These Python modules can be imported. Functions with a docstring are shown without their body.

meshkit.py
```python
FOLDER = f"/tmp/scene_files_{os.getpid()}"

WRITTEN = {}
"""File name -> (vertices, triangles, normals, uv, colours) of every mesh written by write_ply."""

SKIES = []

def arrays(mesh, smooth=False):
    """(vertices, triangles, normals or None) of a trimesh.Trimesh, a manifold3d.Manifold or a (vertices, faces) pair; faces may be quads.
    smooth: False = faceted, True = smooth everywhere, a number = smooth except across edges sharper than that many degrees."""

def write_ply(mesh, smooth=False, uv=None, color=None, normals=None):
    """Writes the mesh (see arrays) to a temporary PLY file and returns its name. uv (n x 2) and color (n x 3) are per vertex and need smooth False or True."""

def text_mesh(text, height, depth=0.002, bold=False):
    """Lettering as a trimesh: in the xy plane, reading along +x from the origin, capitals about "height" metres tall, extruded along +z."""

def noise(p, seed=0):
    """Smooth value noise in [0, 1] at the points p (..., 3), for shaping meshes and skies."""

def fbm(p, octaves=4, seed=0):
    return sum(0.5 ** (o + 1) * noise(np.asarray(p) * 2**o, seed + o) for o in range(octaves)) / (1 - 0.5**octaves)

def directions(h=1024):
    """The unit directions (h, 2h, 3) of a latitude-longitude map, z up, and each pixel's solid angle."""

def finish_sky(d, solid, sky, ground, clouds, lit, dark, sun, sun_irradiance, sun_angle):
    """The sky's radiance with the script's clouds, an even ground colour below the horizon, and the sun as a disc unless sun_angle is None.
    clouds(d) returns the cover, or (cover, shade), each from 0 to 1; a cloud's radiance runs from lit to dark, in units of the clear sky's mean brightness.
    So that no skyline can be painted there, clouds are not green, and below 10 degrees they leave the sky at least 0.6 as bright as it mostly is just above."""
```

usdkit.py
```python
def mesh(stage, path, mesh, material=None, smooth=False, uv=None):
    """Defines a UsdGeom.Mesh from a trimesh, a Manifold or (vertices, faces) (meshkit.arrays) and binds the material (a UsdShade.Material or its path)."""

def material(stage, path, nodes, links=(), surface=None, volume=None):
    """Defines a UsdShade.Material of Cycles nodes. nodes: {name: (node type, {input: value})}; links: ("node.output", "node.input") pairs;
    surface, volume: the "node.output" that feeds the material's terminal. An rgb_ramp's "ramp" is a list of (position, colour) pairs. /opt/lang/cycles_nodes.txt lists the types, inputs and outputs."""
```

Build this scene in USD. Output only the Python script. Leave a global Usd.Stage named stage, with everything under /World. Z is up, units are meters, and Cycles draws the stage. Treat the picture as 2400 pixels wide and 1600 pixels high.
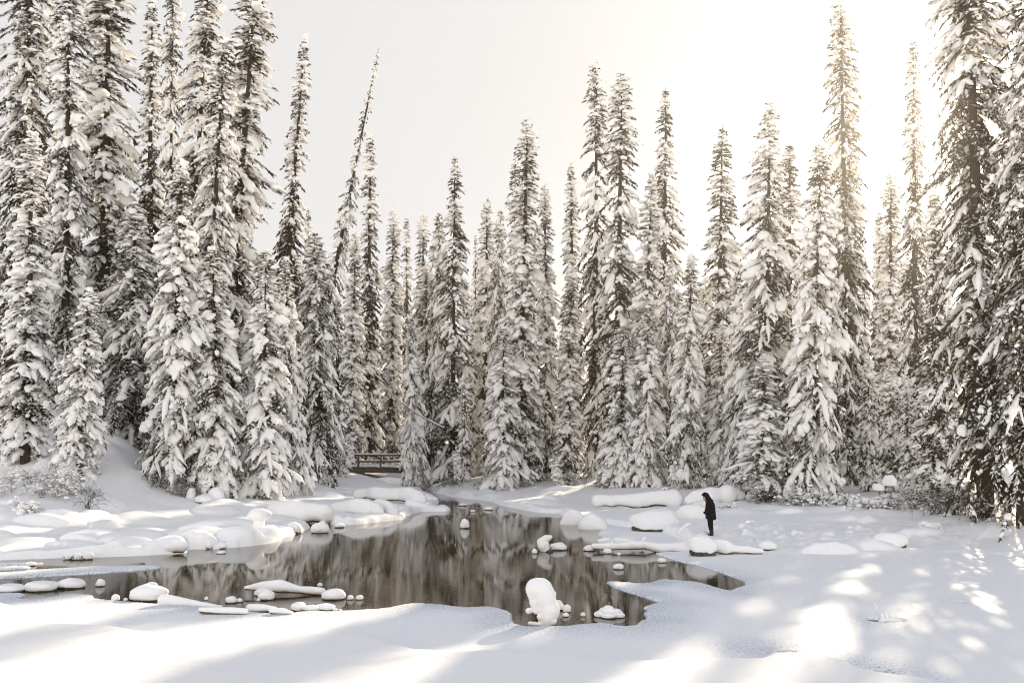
import math, numpy as np, trimesh, usdkit, shapely, meshkit
import manifold3d as m3
from scipy.spatial import cKDTree
from scipy.interpolate import RBFInterpolator
from scipy import ndimage
from pxr import Usd, UsdGeom, UsdLux, UsdShade, Gf, Sdf, Vt

stage = Usd.Stage.CreateInMemory()
UsdGeom.Xform.Define(stage, '/World')
LK = '/World/Looks'

# ------------------------------------------------------------------ camera, sky, sun, exposure
F, EYE, HOR = 2000.0, 4.0, 1050.0            # focal length in photograph pixels, eye height over the water, horizon row
TH = math.atan((HOR - 800) / F)
CT, ST = math.cos(TH), math.sin(TH)
cam = UsdGeom.Camera.Define(stage, '/World/camera')
cam.CreateHorizontalApertureAttr(36.0)
cam.CreateFocalLengthAttr(36.0 * F / 2400)
cam.CreateClippingRangeAttr((0.1, 20000))
cam.AddTranslateOp().Set((0, 0, EYE))
cam.AddRotateXOp().Set(90 + math.degrees(TH))
cam.CreateExposureAttr(EXPOSURE := 1.65)


def ray(u, v):
    a, b = (u - 1200) / F, (800 - v) / F
    return np.array([a, CT - b * ST, ST + b * CT])


def at_y(u, v, y):
    d = ray(u, v)
    return np.array([0, 0, EYE]) + d * (y / d[1])


def at_z(u, v, z=0.0):
    d = ray(u, v)
    return np.array([0, 0, EYE]) + d * ((z - EYE) / d[2])


SUN = ray(2196, 232)
SUN /= np.linalg.norm(SUN)
SUN_EL, SUN_ROT = math.asin(SUN[2]), math.atan2(SUN[0], SUN[1])
usdkit.material(stage, LK + '/sky_look', {
    'tc': ('texture_coordinate', {}),
    'sky': ('sky_texture', dict(sky_type='single_scattering', sun_disc=False, sun_elevation=SUN_EL, sun_rotation=SUN_ROT, altitude=1300.0, air_density=1.0, aerosol_density=1.5, ozone_density=1.0)),
    'sep': ('separate_xyz', {}),
    'rise': ('map_range', dict(range_type='smoothstep', from_min=0.42, from_max=1.0, to_min=0.965, to_max=0.42, clamp=True)),
    'n': ('noise_texture', dict(scale=1.3, detail=3.0, roughness=0.5)),
    'nf': ('map_range', dict(from_min=0.3, from_max=0.7, to_min=-0.03, to_max=0.03)),
    'fac': ('math', dict(math_type='add', use_clamp=True)),
    'veil': ('color', dict(value=(2.66, 2.60, 2.55))),
    'mix': ('mix_color', dict(blend_type='mix', use_clamp=False)),
    'bg': ('background_shader', dict(strength=0.1)),
}, [('tc.generated', 'n.vector'), ('tc.generated', 'sep.vector'), ('sep.z', 'rise.value'), ('n.fac', 'nf.value'), ('rise.result', 'fac.value1'), ('nf.result', 'fac.value2'), ('fac.value', 'mix.fac'), ('sky.color', 'mix.a'), ('veil.color', 'mix.b'), ('mix.result', 'bg.color')], surface='bg.background')
dome = UsdLux.DomeLight.Define(stage, '/World/sky')
dome.CreateIntensityAttr(1.0)
UsdShade.MaterialBindingAPI.Apply(dome.GetPrim()).Bind(UsdShade.Material.Get(stage, LK + '/sky_look'))
dome.GetPrim().SetCustomDataByKey('kind', 'structure')
sun = UsdLux.DistantLight.Define(stage, '/World/sun')
sun.CreateNormalizeAttr(True) if hasattr(sun, 'CreateNormalizeAttr') else UsdLux.LightAPI(sun).CreateNormalizeAttr(True)
sun.CreateIntensityAttr(0.72)
sun.CreateAngleAttr(0.8)
sun.CreateColorAttr((1.0, 0.83, 0.60))
zax, yax = SUN, np.cross(SUN, [1, 0, 0])
yax /= np.linalg.norm(yax)
xax = np.cross(yax, zax)
M4 = np.eye(4)
M4[0, :3], M4[1, :3], M4[2, :3] = xax, yax, zax
sun.AddTransformOp().Set(Gf.Matrix4d(*M4.ravel().tolist()))

# ------------------------------------------------------------------ materials
MAT = {}


def snow_mat(name, color=(0.88, 0.88, 0.885), trans=0.12, bscale=9.0, bstr=0.35, bdist=0.03, fine=90.0):
    nodes = {
        'g': ('geometry', {}),
        'n1': ('noise_texture', dict(scale=bscale, detail=4.0, roughness=0.6)),
        'n2': ('noise_texture', dict(scale=fine, detail=2.0, roughness=0.6)),
        'add': ('math', dict(math_type='multiply_add', value2=0.25)),
        'b': ('bump', dict(strength=bstr, distance=bdist)),
        'p': ('principled_bsdf', dict(base_color=color, roughness=0.75, specular_ior_level=0.25)),
        't': ('translucent_bsdf', dict(color=(0.9, 0.87, 0.82))),
        'm': ('mix_closure', dict(fac=trans)),
    }
    links = [('g.position', 'n1.vector'), ('g.position', 'n2.vector'), ('n2.fac', 'add.value1'), ('n1.fac', 'add.value3'), ('add.value', 'b.height'), ('b.normal', 'p.normal'), ('p.BSDF', 'm.closure1'), ('t.BSDF', 'm.closure2')]
    MAT[name] = usdkit.material(stage, f'{LK}/{name}', nodes, links, surface='m.closure')


MAT['snow_load'] = usdkit.material(stage, LK + '/snow_load', {
    'g': ('geometry', {}),
    'n': ('noise_texture', dict(scale=9.0, detail=1.0, roughness=0.6)),
    'b': ('bump', dict(strength=0.5, distance=0.05)),
    'd': ('diffuse_bsdf', dict(color=(0.94, 0.93, 0.915))),
}, [('g.position', 'n.vector'), ('n.fac', 'b.height'), ('b.normal', 'd.normal')], surface='d.BSDF')
snow_mat('snow_cap', trans=0.0, bscale=12.0, bstr=0.35, bdist=0.02, fine=110.0)
snow_mat('snow_ground', color=(0.89, 0.89, 0.895), trans=0.0, bscale=4.0, bstr=0.45, bdist=0.035, fine=70.0)

# dusted ice: granular frost crystals over grey ice
MAT['ice'] = usdkit.material(stage, LK + '/ice', {
    'g': ('geometry', {}),
    'at': ('attribute', dict(attribute='frost')),
    'v': ('noise_texture', dict(scale=17.0, detail=3.0, roughness=0.65)),
    'big': ('noise_texture', dict(scale=0.55, detail=3.0, roughness=0.55)),
    'm1': ('math', dict(math_type='multiply_add', value2=0.30)),
    'm2': ('math', dict(math_type='multiply_add', value2=-0.55)),
    'r': ('rgb_ramp', dict(ramp=[(0.0, (0.885, 0.89, 0.90)), (0.48, (0.87, 0.88, 0.90)), (0.66, (0.66, 0.69, 0.74)), (0.80, (0.36, 0.40, 0.45)), (1.0, (0.2, 0.22, 0.25))])),
    'vb': ('voronoi_texture', dict(scale=26.0)),
    'b': ('bump', dict(strength=0.42, distance=0.03)),
    'p': ('principled_bsdf', dict(roughness=0.7, specular_ior_level=0.3)),
}, [('g.position', 'v.vector'), ('g.position', 'big.vector'), ('g.position', 'vb.vector'), ('big.fac', 'm1.value1'), ('v.fac', 'm1.value3'), ('at.fac', 'm2.value1'), ('m1.value', 'm2.value3'), ('m2.value', 'r.fac'),
    ('v.fac', 'b.height'), ('b.normal', 'p.normal'), ('r.color', 'p.base_color')], surface='p.BSDF')

MAT['water'] = usdkit.material(stage, LK + '/water', {
    'g': ('geometry', {}),
    'mp': ('mapping', dict(scale=(1.0, 3.0, 1.0))),
    'n': ('noise_texture', dict(scale=2.2, detail=3.0, roughness=0.6)),
    'n2': ('noise_texture', dict(scale=0.16, detail=2.0)),
    'r2': ('map_range', dict(from_min=0.4, from_max=0.62, to_min=0.15, to_max=1.0, clamp=True)),
    'mul': ('math', dict(math_type='multiply')),
    'b': ('bump', dict(strength=0.5, distance=0.0045)),
    'p': ('principled_bsdf', dict(base_color=(0.034, 0.025, 0.013), roughness=0.03, ior=1.33, specular_ior_level=0.72)),
}, [('g.position', 'mp.vector'), ('mp.vector', 'n.vector'), ('g.position', 'n2.vector'), ('n2.fac', 'r2.value'), ('n.fac', 'mul.value1'), ('r2.result', 'mul.value2'), ('mul.value', 'b.height'), ('b.normal', 'p.normal')], surface='p.BSDF')


def needle_mat(name, frost):
    d = 1 - frost
    MAT[name] = usdkit.material(stage, f'{LK}/{name}', {
        'g': ('attribute', dict(attribute='hoar')),
        'r': ('rgb_ramp', dict(ramp=[(0.0, (0.034, 0.030, 0.019)), (d * 0.6, (0.062, 0.051, 0.034)), (d * 0.93, (0.13, 0.108, 0.08)), (min(0.97, d + 0.02), (0.42, 0.40, 0.37)), (1.0, (0.82, 0.815, 0.81))])),
        'd': ('diffuse_bsdf', {}),
    }, [('g.fac', 'r.fac'), ('r.color', 'd.color')], surface='d.BSDF')


needle_mat('needles', 0.33)
needle_mat('needles_dark', 0.29)
needle_mat('needles_frosty', 0.46)
needle_mat('bare_twigs', 0.16)
needle_mat('hoarfrost', 0.97)


def hoar(prim, values):
    UsdGeom.PrimvarsAPI(prim).CreatePrimvar('hoar', Sdf.ValueTypeNames.FloatArray, 'vertex').Set(Vt.FloatArray.FromNumpy(np.asarray(values, np.float32)))


def noisy(name, c0, c1, scale=6.0, rough=0.85, stretch=(1, 1, 1), bump=0.4, thr=(0.35, 0.65), spec=0.3):
    MAT[name] = usdkit.material(stage, f'{LK}/{name}', {
        'tc': ('texture_coordinate', {}),
        'mp': ('mapping', dict(scale=stretch)),
        'n': ('noise_texture', dict(scale=scale, detail=5.0, roughness=0.65)),
        'r': ('rgb_ramp', dict(ramp=[(thr[0], c0), (thr[1], c1)])),
        'b': ('bump', dict(strength=bump, distance=0.02)),
        'p': ('principled_bsdf', dict(roughness=rough, specular_ior_level=spec)),
    }, [('tc.object', 'mp.vector'), ('mp.vector', 'n.vector'), ('n.fac', 'r.fac'), ('r.color', 'p.base_color'), ('n.fac', 'b.height'), ('b.normal', 'p.normal')], surface='p.BSDF')


noisy('bark', (0.030, 0.022, 0.014), (0.085, 0.06, 0.04), 5.0, stretch=(4, 4, 0.7))
noisy('bark_snowy', (0.05, 0.04, 0.03), (0.6, 0.6, 0.6), 5.0, thr=(0.4, 0.6))
noisy('rock', (0.03, 0.028, 0.025), (0.12, 0.11, 0.10), 7.0)
noisy('rotten_wood', (0.06, 0.035, 0.015), (0.19, 0.12, 0.055), 9.0, stretch=(3, 3, 1))
noisy('bridge_timber', (0.06, 0.048, 0.036), (0.15, 0.125, 0.095), 5.0, stretch=(0.5, 3, 3))
noisy('parka', (0.006, 0.006, 0.007), (0.011, 0.011, 0.012), 20.0, rough=0.9, bump=0.2, spec=0.15)
noisy('trousers', (0.008, 0.008, 0.010), (0.014, 0.014, 0.017), 20.0, rough=0.9, bump=0.2, spec=0.15)
noisy('boots', (0.012, 0.014, 0.02), (0.06, 0.065, 0.08), 14.0, rough=0.6, thr=(0.5, 0.75))
noisy('skin', (0.42, 0.24, 0.16), (0.5, 0.30, 0.20), 12.0, rough=0.55, bump=0.05)
noisy('hair', (0.012, 0.009, 0.006), (0.03, 0.02, 0.014), 30.0, rough=0.6)

# ------------------------------------------------------------------ object helpers
used = {}


def numbered(path):
    n = used.get(path, -1) + 1
    used[path] = n
    return path if n == 0 else f'{path}_{n:03d}'


def tag(prim, label=None, cat=None, group=None, kind=None):
    for k, v in (('label', label), ('category', cat), ('group', group), ('kind', kind)):
        if v:
            prim.SetCustomDataByKey(k, v)
    return prim


def thing(name, label, cat, loc=(0, 0, 0), rotz=0.0, group=None):
    x = UsdGeom.Xform.Define(stage, numbered('/World/' + name))
    x.AddTranslateOp().Set(Gf.Vec3d(*map(float, loc)))
    if rotz:
        x.AddRotateZOp().Set(math.degrees(rotz))
    return tag(x.GetPrim(), label, cat, group)


def part(parent, name, mesh, mat, smooth=True, label=None, kind=None):
    p = numbered(f'{parent.GetPath()}/{name}')
    m = usdkit.mesh(stage, p, mesh, MAT[mat], smooth=smooth)
    return tag(m.GetPrim(), label, kind=kind)


class MB:
    def __init__(s):
        s.v, s.f, s.n = [], [], 0

    def add(s, v, f):
        s.v.append(np.asarray(v, float).reshape(-1, 3)); s.f.append(np.asarray(f, int).reshape(-1, 3) + s.n)
        s.n += len(s.v[-1])
        return s

    def get(s):
        return np.vstack(s.v), np.vstack(s.f)


def shift(mesh, loc):
    return mesh[0] - np.asarray(loc), mesh[1]


def vnoise(p, scale, seed=0, octaves=2):
    return meshkit.fbm(np.asarray(p) * scale, octaves, seed) - 0.5


def tubes(P, R, sides=3):
    """P (n, k, 3) polylines, R (n, k) radii -> open tubes"""
    n, k, _ = P.shape
    T = np.gradient(P, axis=1)
    T /= np.linalg.norm(T, axis=2, keepdims=True) + 1e-9
    ref = np.where(np.abs(T[..., 2:]) < 0.9, [0, 0, 1.0], [1.0, 0, 0])
    A = np.cross(T, ref); A /= np.linalg.norm(A, axis=2, keepdims=True) + 1e-9
    B = np.cross(T, A)
    ang = np.arange(sides) * 2 * np.pi / sides
    V = P[:, :, None] + R[:, :, None, None] * (np.cos(ang)[:, None] * A[:, :, None] + np.sin(ang)[:, None] * B[:, :, None])
    i, j, c = np.meshgrid(np.arange(n), np.arange(k - 1), np.arange(sides), indexing='ij')
    a = (i * k + j) * sides + c
    b = (i * k + j) * sides + (c + 1) % sides
    q = np.stack([a, b, b + sides, a + sides], -1).reshape(-1, 4)
    return V.reshape(-1, 3), np.vstack([q[:, [0, 1, 2]], q[:, [0, 2, 3]]])


def templates(sub, n, seed, lobes=7):
    """lumps of settled snow: each the outline of several merged round lobes round one centre"""
    rng, out = np.random.default_rng(seed), []
    m = trimesh.creation.icosphere(subdivisions=sub, radius=1.0)
    d = np.array(m.vertices)
    for k in range(n):
        c = rng.normal(size=(lobes, 3)) * [1, 1, 0.75]
        c *= (rng.uniform(0.35, 0.62, lobes) / np.linalg.norm(c, axis=1))[:, None]
        q = rng.uniform(0.30, 0.52, lobes)
        c, q = np.vstack([c, [[0, 0, 0]]]), np.append(q, 0.62)
        dc = d @ c.T
        disc = dc ** 2 - (c ** 2).sum(1) + q ** 2
        r = np.where(disc > 0, dc + np.sqrt(np.maximum(disc, 0)), 0).max(1)
        v = d * np.clip(r, 0.5, 1.1)[:, None] * (1 + 0.12 * vnoise(d, 3.0, seed + k, 2))[:, None]
        v[:, 2] = np.where(v[:, 2] < 0, v[:, 2] * 0.7, v[:, 2])
        out.append((v, np.array(m.faces)))
    return out


TPL = {0: templates(0, 6, 3, 3), 1: templates(1, 10, 11, 5), 2: templates(2, 14, 55, 7), 3: templates(3, 6, 95, 11)}


def blobs(mb, pos, frame, scl, level, rng):
    """pos (n,3), frame (n,3,3) rows = axes, scl (n,3)"""
    if not len(pos):
        return
    t = rng.integers(0, len(TPL[level]), len(pos))
    for k in range(len(TPL[level])):
        sel = t == k
        if sel.any():
            v, f = TPL[level][k]
            V = np.einsum('vk,nk,nkj->nvj', v, scl[sel], frame[sel]) + pos[sel][:, None]
            Fc = f[None] + (np.arange(sel.sum()) * len(v))[:, None, None]
            mb.add(V.reshape(-1, 3), Fc.reshape(-1, 3))


# ------------------------------------------------------------------ terrain
def G(pts, z=0.0):
    return np.array([at_z(u, v, z)[:2] for u, v in pts])


def chaikin(p, n=2):
    for _ in range(n):
        q = np.roll(p, -1, 0)
        p = np.stack([0.75 * p + 0.25 * q, 0.25 * p + 0.75 * q], 1).reshape(-1, 2)
    return p


def dens(p, step):
    out = []
    for a, b in zip(p, np.roll(p, -1, 0)):
        n = max(1, int(np.linalg.norm(b - a) / step))
        out.append(a + (b - a) * (np.arange(n) / n)[:, None])
    return np.vstack(out)


WATER_PX = [(-420, 1352), (0, 1345), (89, 1335), (208, 1329), (327, 1325), (392, 1329), (342, 1336), (223, 1344), (119, 1350), (0, 1357), (-420, 1368),
            (-420, 1392), (0, 1391), (54, 1391), (65, 1396), (39, 1402), (60, 1406), (98, 1405), (134, 1397), (179, 1393), (222, 1396), (220, 1405), (298, 1411), (381, 1418), (515, 1425), (590, 1436), (631, 1440), (679, 1440), (700, 1434),
            (796, 1434), (907, 1428), (930, 1421), (968, 1415), (1037, 1418), (1083, 1425), (1121, 1424), (1159, 1424), (1197, 1434), (1201, 1451), (1205, 1463), (1217, 1467), (1231, 1470), (1251, 1470), (1328, 1470), (1353, 1465), (1396, 1462),
            (1421, 1462), (1447, 1468), (1481, 1469), (1493, 1466), (1496, 1456), (1516, 1454), (1508, 1437), (1521, 1432), (1501, 1424), (1518, 1420), (1549, 1413), (1503, 1398), (1445, 1380), (1413, 1362),
            (1467, 1366), (1520, 1369), (1547, 1358), (1596, 1362), (1641, 1366), (1681, 1378), (1712, 1387), (1721, 1381), (1757, 1369), (1712, 1349), (1650, 1329), (1600, 1318), (1560, 1305), (1525, 1295),
            (1640, 1293), (1500, 1287), (1394, 1275), (1415, 1259), (1398, 1253), (1412, 1243), (1402, 1235), (1412, 1229), (1364, 1222), (1327, 1218), (1318, 1204), (1266, 1202), (1236, 1197), (1174, 1185), (1151, 1175), (1109, 1171), (1075, 1167), (1033, 1158),
            (1000, 1153), (985, 1154), (999, 1159), (1012, 1163), (1024, 1171), (1031, 1178), (1009, 1184), (1016, 1190), (1043, 1192), (1056, 1194), (1054, 1198), (1016, 1198), (988, 1198), (943, 1211), (948, 1216), (916, 1220), (869, 1225), (820, 1230), (769, 1229), (775, 1221), (714, 1226), (729, 1234), (725, 1237), (693, 1252), (664, 1258), (650, 1270), (600, 1278), (530, 1284), (502, 1286), (440, 1287), (437, 1296), (411, 1297), (330, 1302), (220, 1306), (149, 1307), (0, 1312), (-420, 1330)]
STRIPS_PX = [[(-300, 1321), (0, 1319), (90, 1319), (116, 1321), (70, 1324), (0, 1326), (-300, 1332)], [(-300, 1329), (0, 1328), (60, 1327), (82, 1330), (40, 1334), (0, 1336), (-300, 1340)]]
HOLES_PX = [[(2022, 1452), (2060, 1451), (2115, 1457), (2122, 1460), (2075, 1463), (2042, 1459)], [(1818, 1530), (1862, 1532), (1866, 1535), (1830, 1534)], [(2044, 1570), (2105, 1581), (2107, 1585), (2060, 1580)], [(2235, 1370), (2300, 1372), (2298, 1375), (2245, 1373)], [(2245, 1416), (2262, 1417), (2260, 1419)], [(1960, 1331), (1990, 1335), (1980, 1336)]]
FRONT_PX = [(-600, 1398), (-200, 1404), (0, 1414), (60, 1428), (105, 1444), (127, 1462), (200, 1468), (276, 1470), (310, 1476), (387, 1487), (497, 1489), (600, 1490), (691, 1488), (829, 1486), (870, 1491), (912, 1503), (984, 1525), (1105, 1530), (1188, 1527), (1300, 1534), (1400, 1549), (1489, 1552), (1579, 1548), (1700, 1547), (1770, 1545), (1802, 1530), (1860, 1532), (1936, 1538), (1994, 1556), (2047, 1574), (2105, 1583), (2181, 1593), (2300, 1640), (2600, 1760)]
LAKE_PX = [(-600, 1335), (0, 1313), (149, 1308), (220, 1306), (330, 1302), (411, 1297), (437, 1296), (440, 1287), (502, 1286), (530, 1284), (600, 1278), (650, 1270), (664, 1258), (693, 1252), (725, 1237), (714, 1226), (769, 1229), (820, 1230), (869, 1225), (916, 1220), (948, 1216), (943, 1211), (988, 1198), (1016, 1198), (1054, 1198), (1056, 1194), (1043, 1192), (1016, 1190), (1009, 1184), (1031, 1178), (1012, 1163), (985, 1153), (1000, 1152), (1033, 1157), (1075, 1166), (1109, 1170), (1151, 1174), (1174, 1184), (1236, 1196), (1266, 1201), (1318, 1203), (1327, 1217), (1364, 1221), (1412, 1229), (1470, 1236), (1540, 1244), (1590, 1262), (1620, 1285), (1640, 1296), (1780, 1298), (1880, 1301), (1960, 1304), (2040, 1305), (2130, 1300), (2250, 1300), (2450, 1312), (2900, 1330), (3400, 1700), (2600, 1900), (-1200, 1900)]


class Region:
    def __init__(s, polys):
        s.poly = shapely.union_all([shapely.Polygon(p).buffer(0) for p in polys])
        b = [np.array(r.coords)[:-1] for g in getattr(s.poly, 'geoms', [s.poly]) for r in (g.exterior, *g.interiors)]
        s.tree = cKDTree(np.vstack([dens(x, 0.04) for x in b]))

    def sd(s, x, y):
        """positive inside"""
        d, _ = s.tree.query(np.stack([x, y], -1), distance_upper_bound=12.0)
        d = np.minimum(d, 12.0)
        return np.where(shapely.contains_xy(s.poly, x, y), d, -d)


water_poly = shapely.Polygon(chaikin(G(WATER_PX), 1)).buffer(0)
for s_ in STRIPS_PX:
    water_poly = water_poly.difference(shapely.Polygon(chaikin(G(s_), 2)))
WATER = Region([np.array(g.exterior.coords)[:-1] for g in getattr(water_poly, 'geoms', [water_poly])] + [chaikin(G(h), 2) for h in HOLES_PX])
WATER.poly = shapely.union_all([water_poly] + [shapely.Polygon(chaikin(G(h), 2)) for h in HOLES_PX])
_b = [np.array(r.coords)[:-1] for g in getattr(WATER.poly, 'geoms', [WATER.poly]) for r in (g.exterior, *g.interiors)]
WATER.tree = cKDTree(np.vstack([dens(x, 0.04) for x in _b]))
fr = G(FRONT_PX, 0.1)
FRONT = Region([np.vstack([fr, [[60, -60], [-60, -60]]])])
LAKE = Region([np.vstack([G(LAKE_PX), ])])

CTRL = [(1060, 1125, 80), (1230, 1140, 75), (1320, 1135, 74), (1400, 1142, 69), (1500, 1143, 66), (1600, 1145, 63), (1700, 1150, 60), (1790, 1163, 55), (1900, 1172, 52), (2050, 1182, 47), (2200, 1212, 41), (2330, 1232, 36.5), (2420, 1237, 35), (2600, 1245, 34),
        (650, 1167, 54), (560, 1168, 52), (480, 1172, 50), (380, 1163, 49), (300, 1172, 46), (220, 1195, 43), (100, 1205, 41), (0, 1200, 41), (-150, 1200, 41),
        (315, 1100, 50.5), (270, 1050, 53), (232, 1005, 56), (150, 1035, 55), (74, 1024, 58), (0, 1015, 60), (-150, 1010, 60), (180, 1100, 49.5), (80, 1120, 48), (0, 1130, 48), (400, 1150, 53), (440, 1130, 60), (420, 1090, 66),
        (870, 1118, 79), (760, 1112, 72), (700, 1128, 63), (800, 1150, 64), (930, 1140, 72), (1000, 1135, 79),
        (300, 1225, 43), (500, 1225, 43.5), (600, 1210, 46), (700, 1185, 52), (850, 1175, 57), (100, 1250, 38),
        (1500, 1190, 54), (1650, 1205, 47), (1668, 1252, 35.5), (1800, 1220, 43), (1950, 1215, 43), (2000, 1255, 37), (1850, 1265, 36), (2200, 1260, 36), (2350, 1265, 35.5), (2150, 1225, 40.5), (1750, 1270, 35), (1600, 1225, 43), (1420, 1190, 57)]
cp = np.array([at_y(u, v, d) for u, v, d in CTRL])
extra = np.array([[-90, 60, 6], [-60, 90, 6.5], [0, 100, 2.6], [40, 95, 3], [80, 60, 2.5], [-30, 100, 4.5], [20, 88, 1.8], [60, 75, 2.2], [-8, 92, 2.0], [0, 125, 4.5], [50, 125, 5], [-50, 125, 7], [-90, 30, 3], [70, 30, 1.2], [-40, 30, 0.8], [45, 28, 0.5]])
# a bank's low rim along the lake, so that the snow rises softly from it
rim = np.array([[*p, 0.28] for p in dens(G(LAKE_PX[1:54]), 6.0)[:40]])
cp = np.vstack([cp, extra, rim])
RB = RBFInterpolator(cp[:, :2], cp[:, 2], kernel='thin_plate_spline', smoothing=0.4)


def sstep(x, a, b):
    t = np.clip((x - a) / (b - a), 0, 1)
    return t * t * (3 - 2 * t)


rngT = np.random.default_rng(5)
PILLOWS = []
for _ in range(95):          # drifts over hidden logs and stones, left bank then right bank
    u, v = rngT.uniform(-150, 1000), rngT.uniform(1178, 1300)
    PILLOWS.append((u, v, rngT.uniform(0.5, 1.7), rngT.uniform(0.5, 1.3), rngT.uniform(0.12, 0.42), rngT.uniform(-0.3, 0.3)))
for _ in range(60):
    u, v = rngT.uniform(1120, 2250), rngT.uniform(1180, 1262)
    PILLOWS.append((u, v, rngT.uniform(0.4, 1.5), rngT.uniform(0.4, 1.2), rngT.uniform(0.08, 0.3), rngT.uniform(-0.3, 0.3)))
for _ in range(30):
    u, v = rngT.uniform(1060, 1330), rngT.uniform(1150, 1200)
    PILLOWS.append((u, v, rngT.uniform(0.6, 2.0), rngT.uniform(0.6, 1.5), rngT.uniform(0.1, 0.35), rngT.uniform(-0.3, 0.3)))
PILLOWS += [(1880, 1289, 1.6, 0.6, 0.34, 0.05), (1950, 1284, 1.3, 0.6, 0.36, 0.0), (2030, 1280, 1.5, 0.7, 0.36, 0.1), (1830, 1291, 0.6, 0.4, 0.26, 0)]
PILLOWS += [(405, 1287, 1.15, 0.8, 0.85, 0.35), (330, 1262, 1.2, 1.2, 0.45, 0), (470, 1262, 1.5, 1.0, 0.5, 0.1), (560, 1262, 1.4, 0.7, 0.5, 0.1), (520, 1240, 2.2, 1.0, 0.55, 0.05), (250, 1262, 1.3, 1.0, 0.35, 0), (60, 1275, 1.6, 1.0, 0.3, 0), (590, 1268, 1.2, 0.5, 0.35, 0.2), (470, 1282, 0.9, 0.5, 0.28, 0)]
PW = []
for u, v, rx, ry, h, a in PILLOWS:
    p = at_z(u, v, 0.25)
    PW.append((p[0], p[1], rx, ry, h, a))
PW = np.array(PW)
PWT = cKDTree(PW[:, :2])


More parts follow.
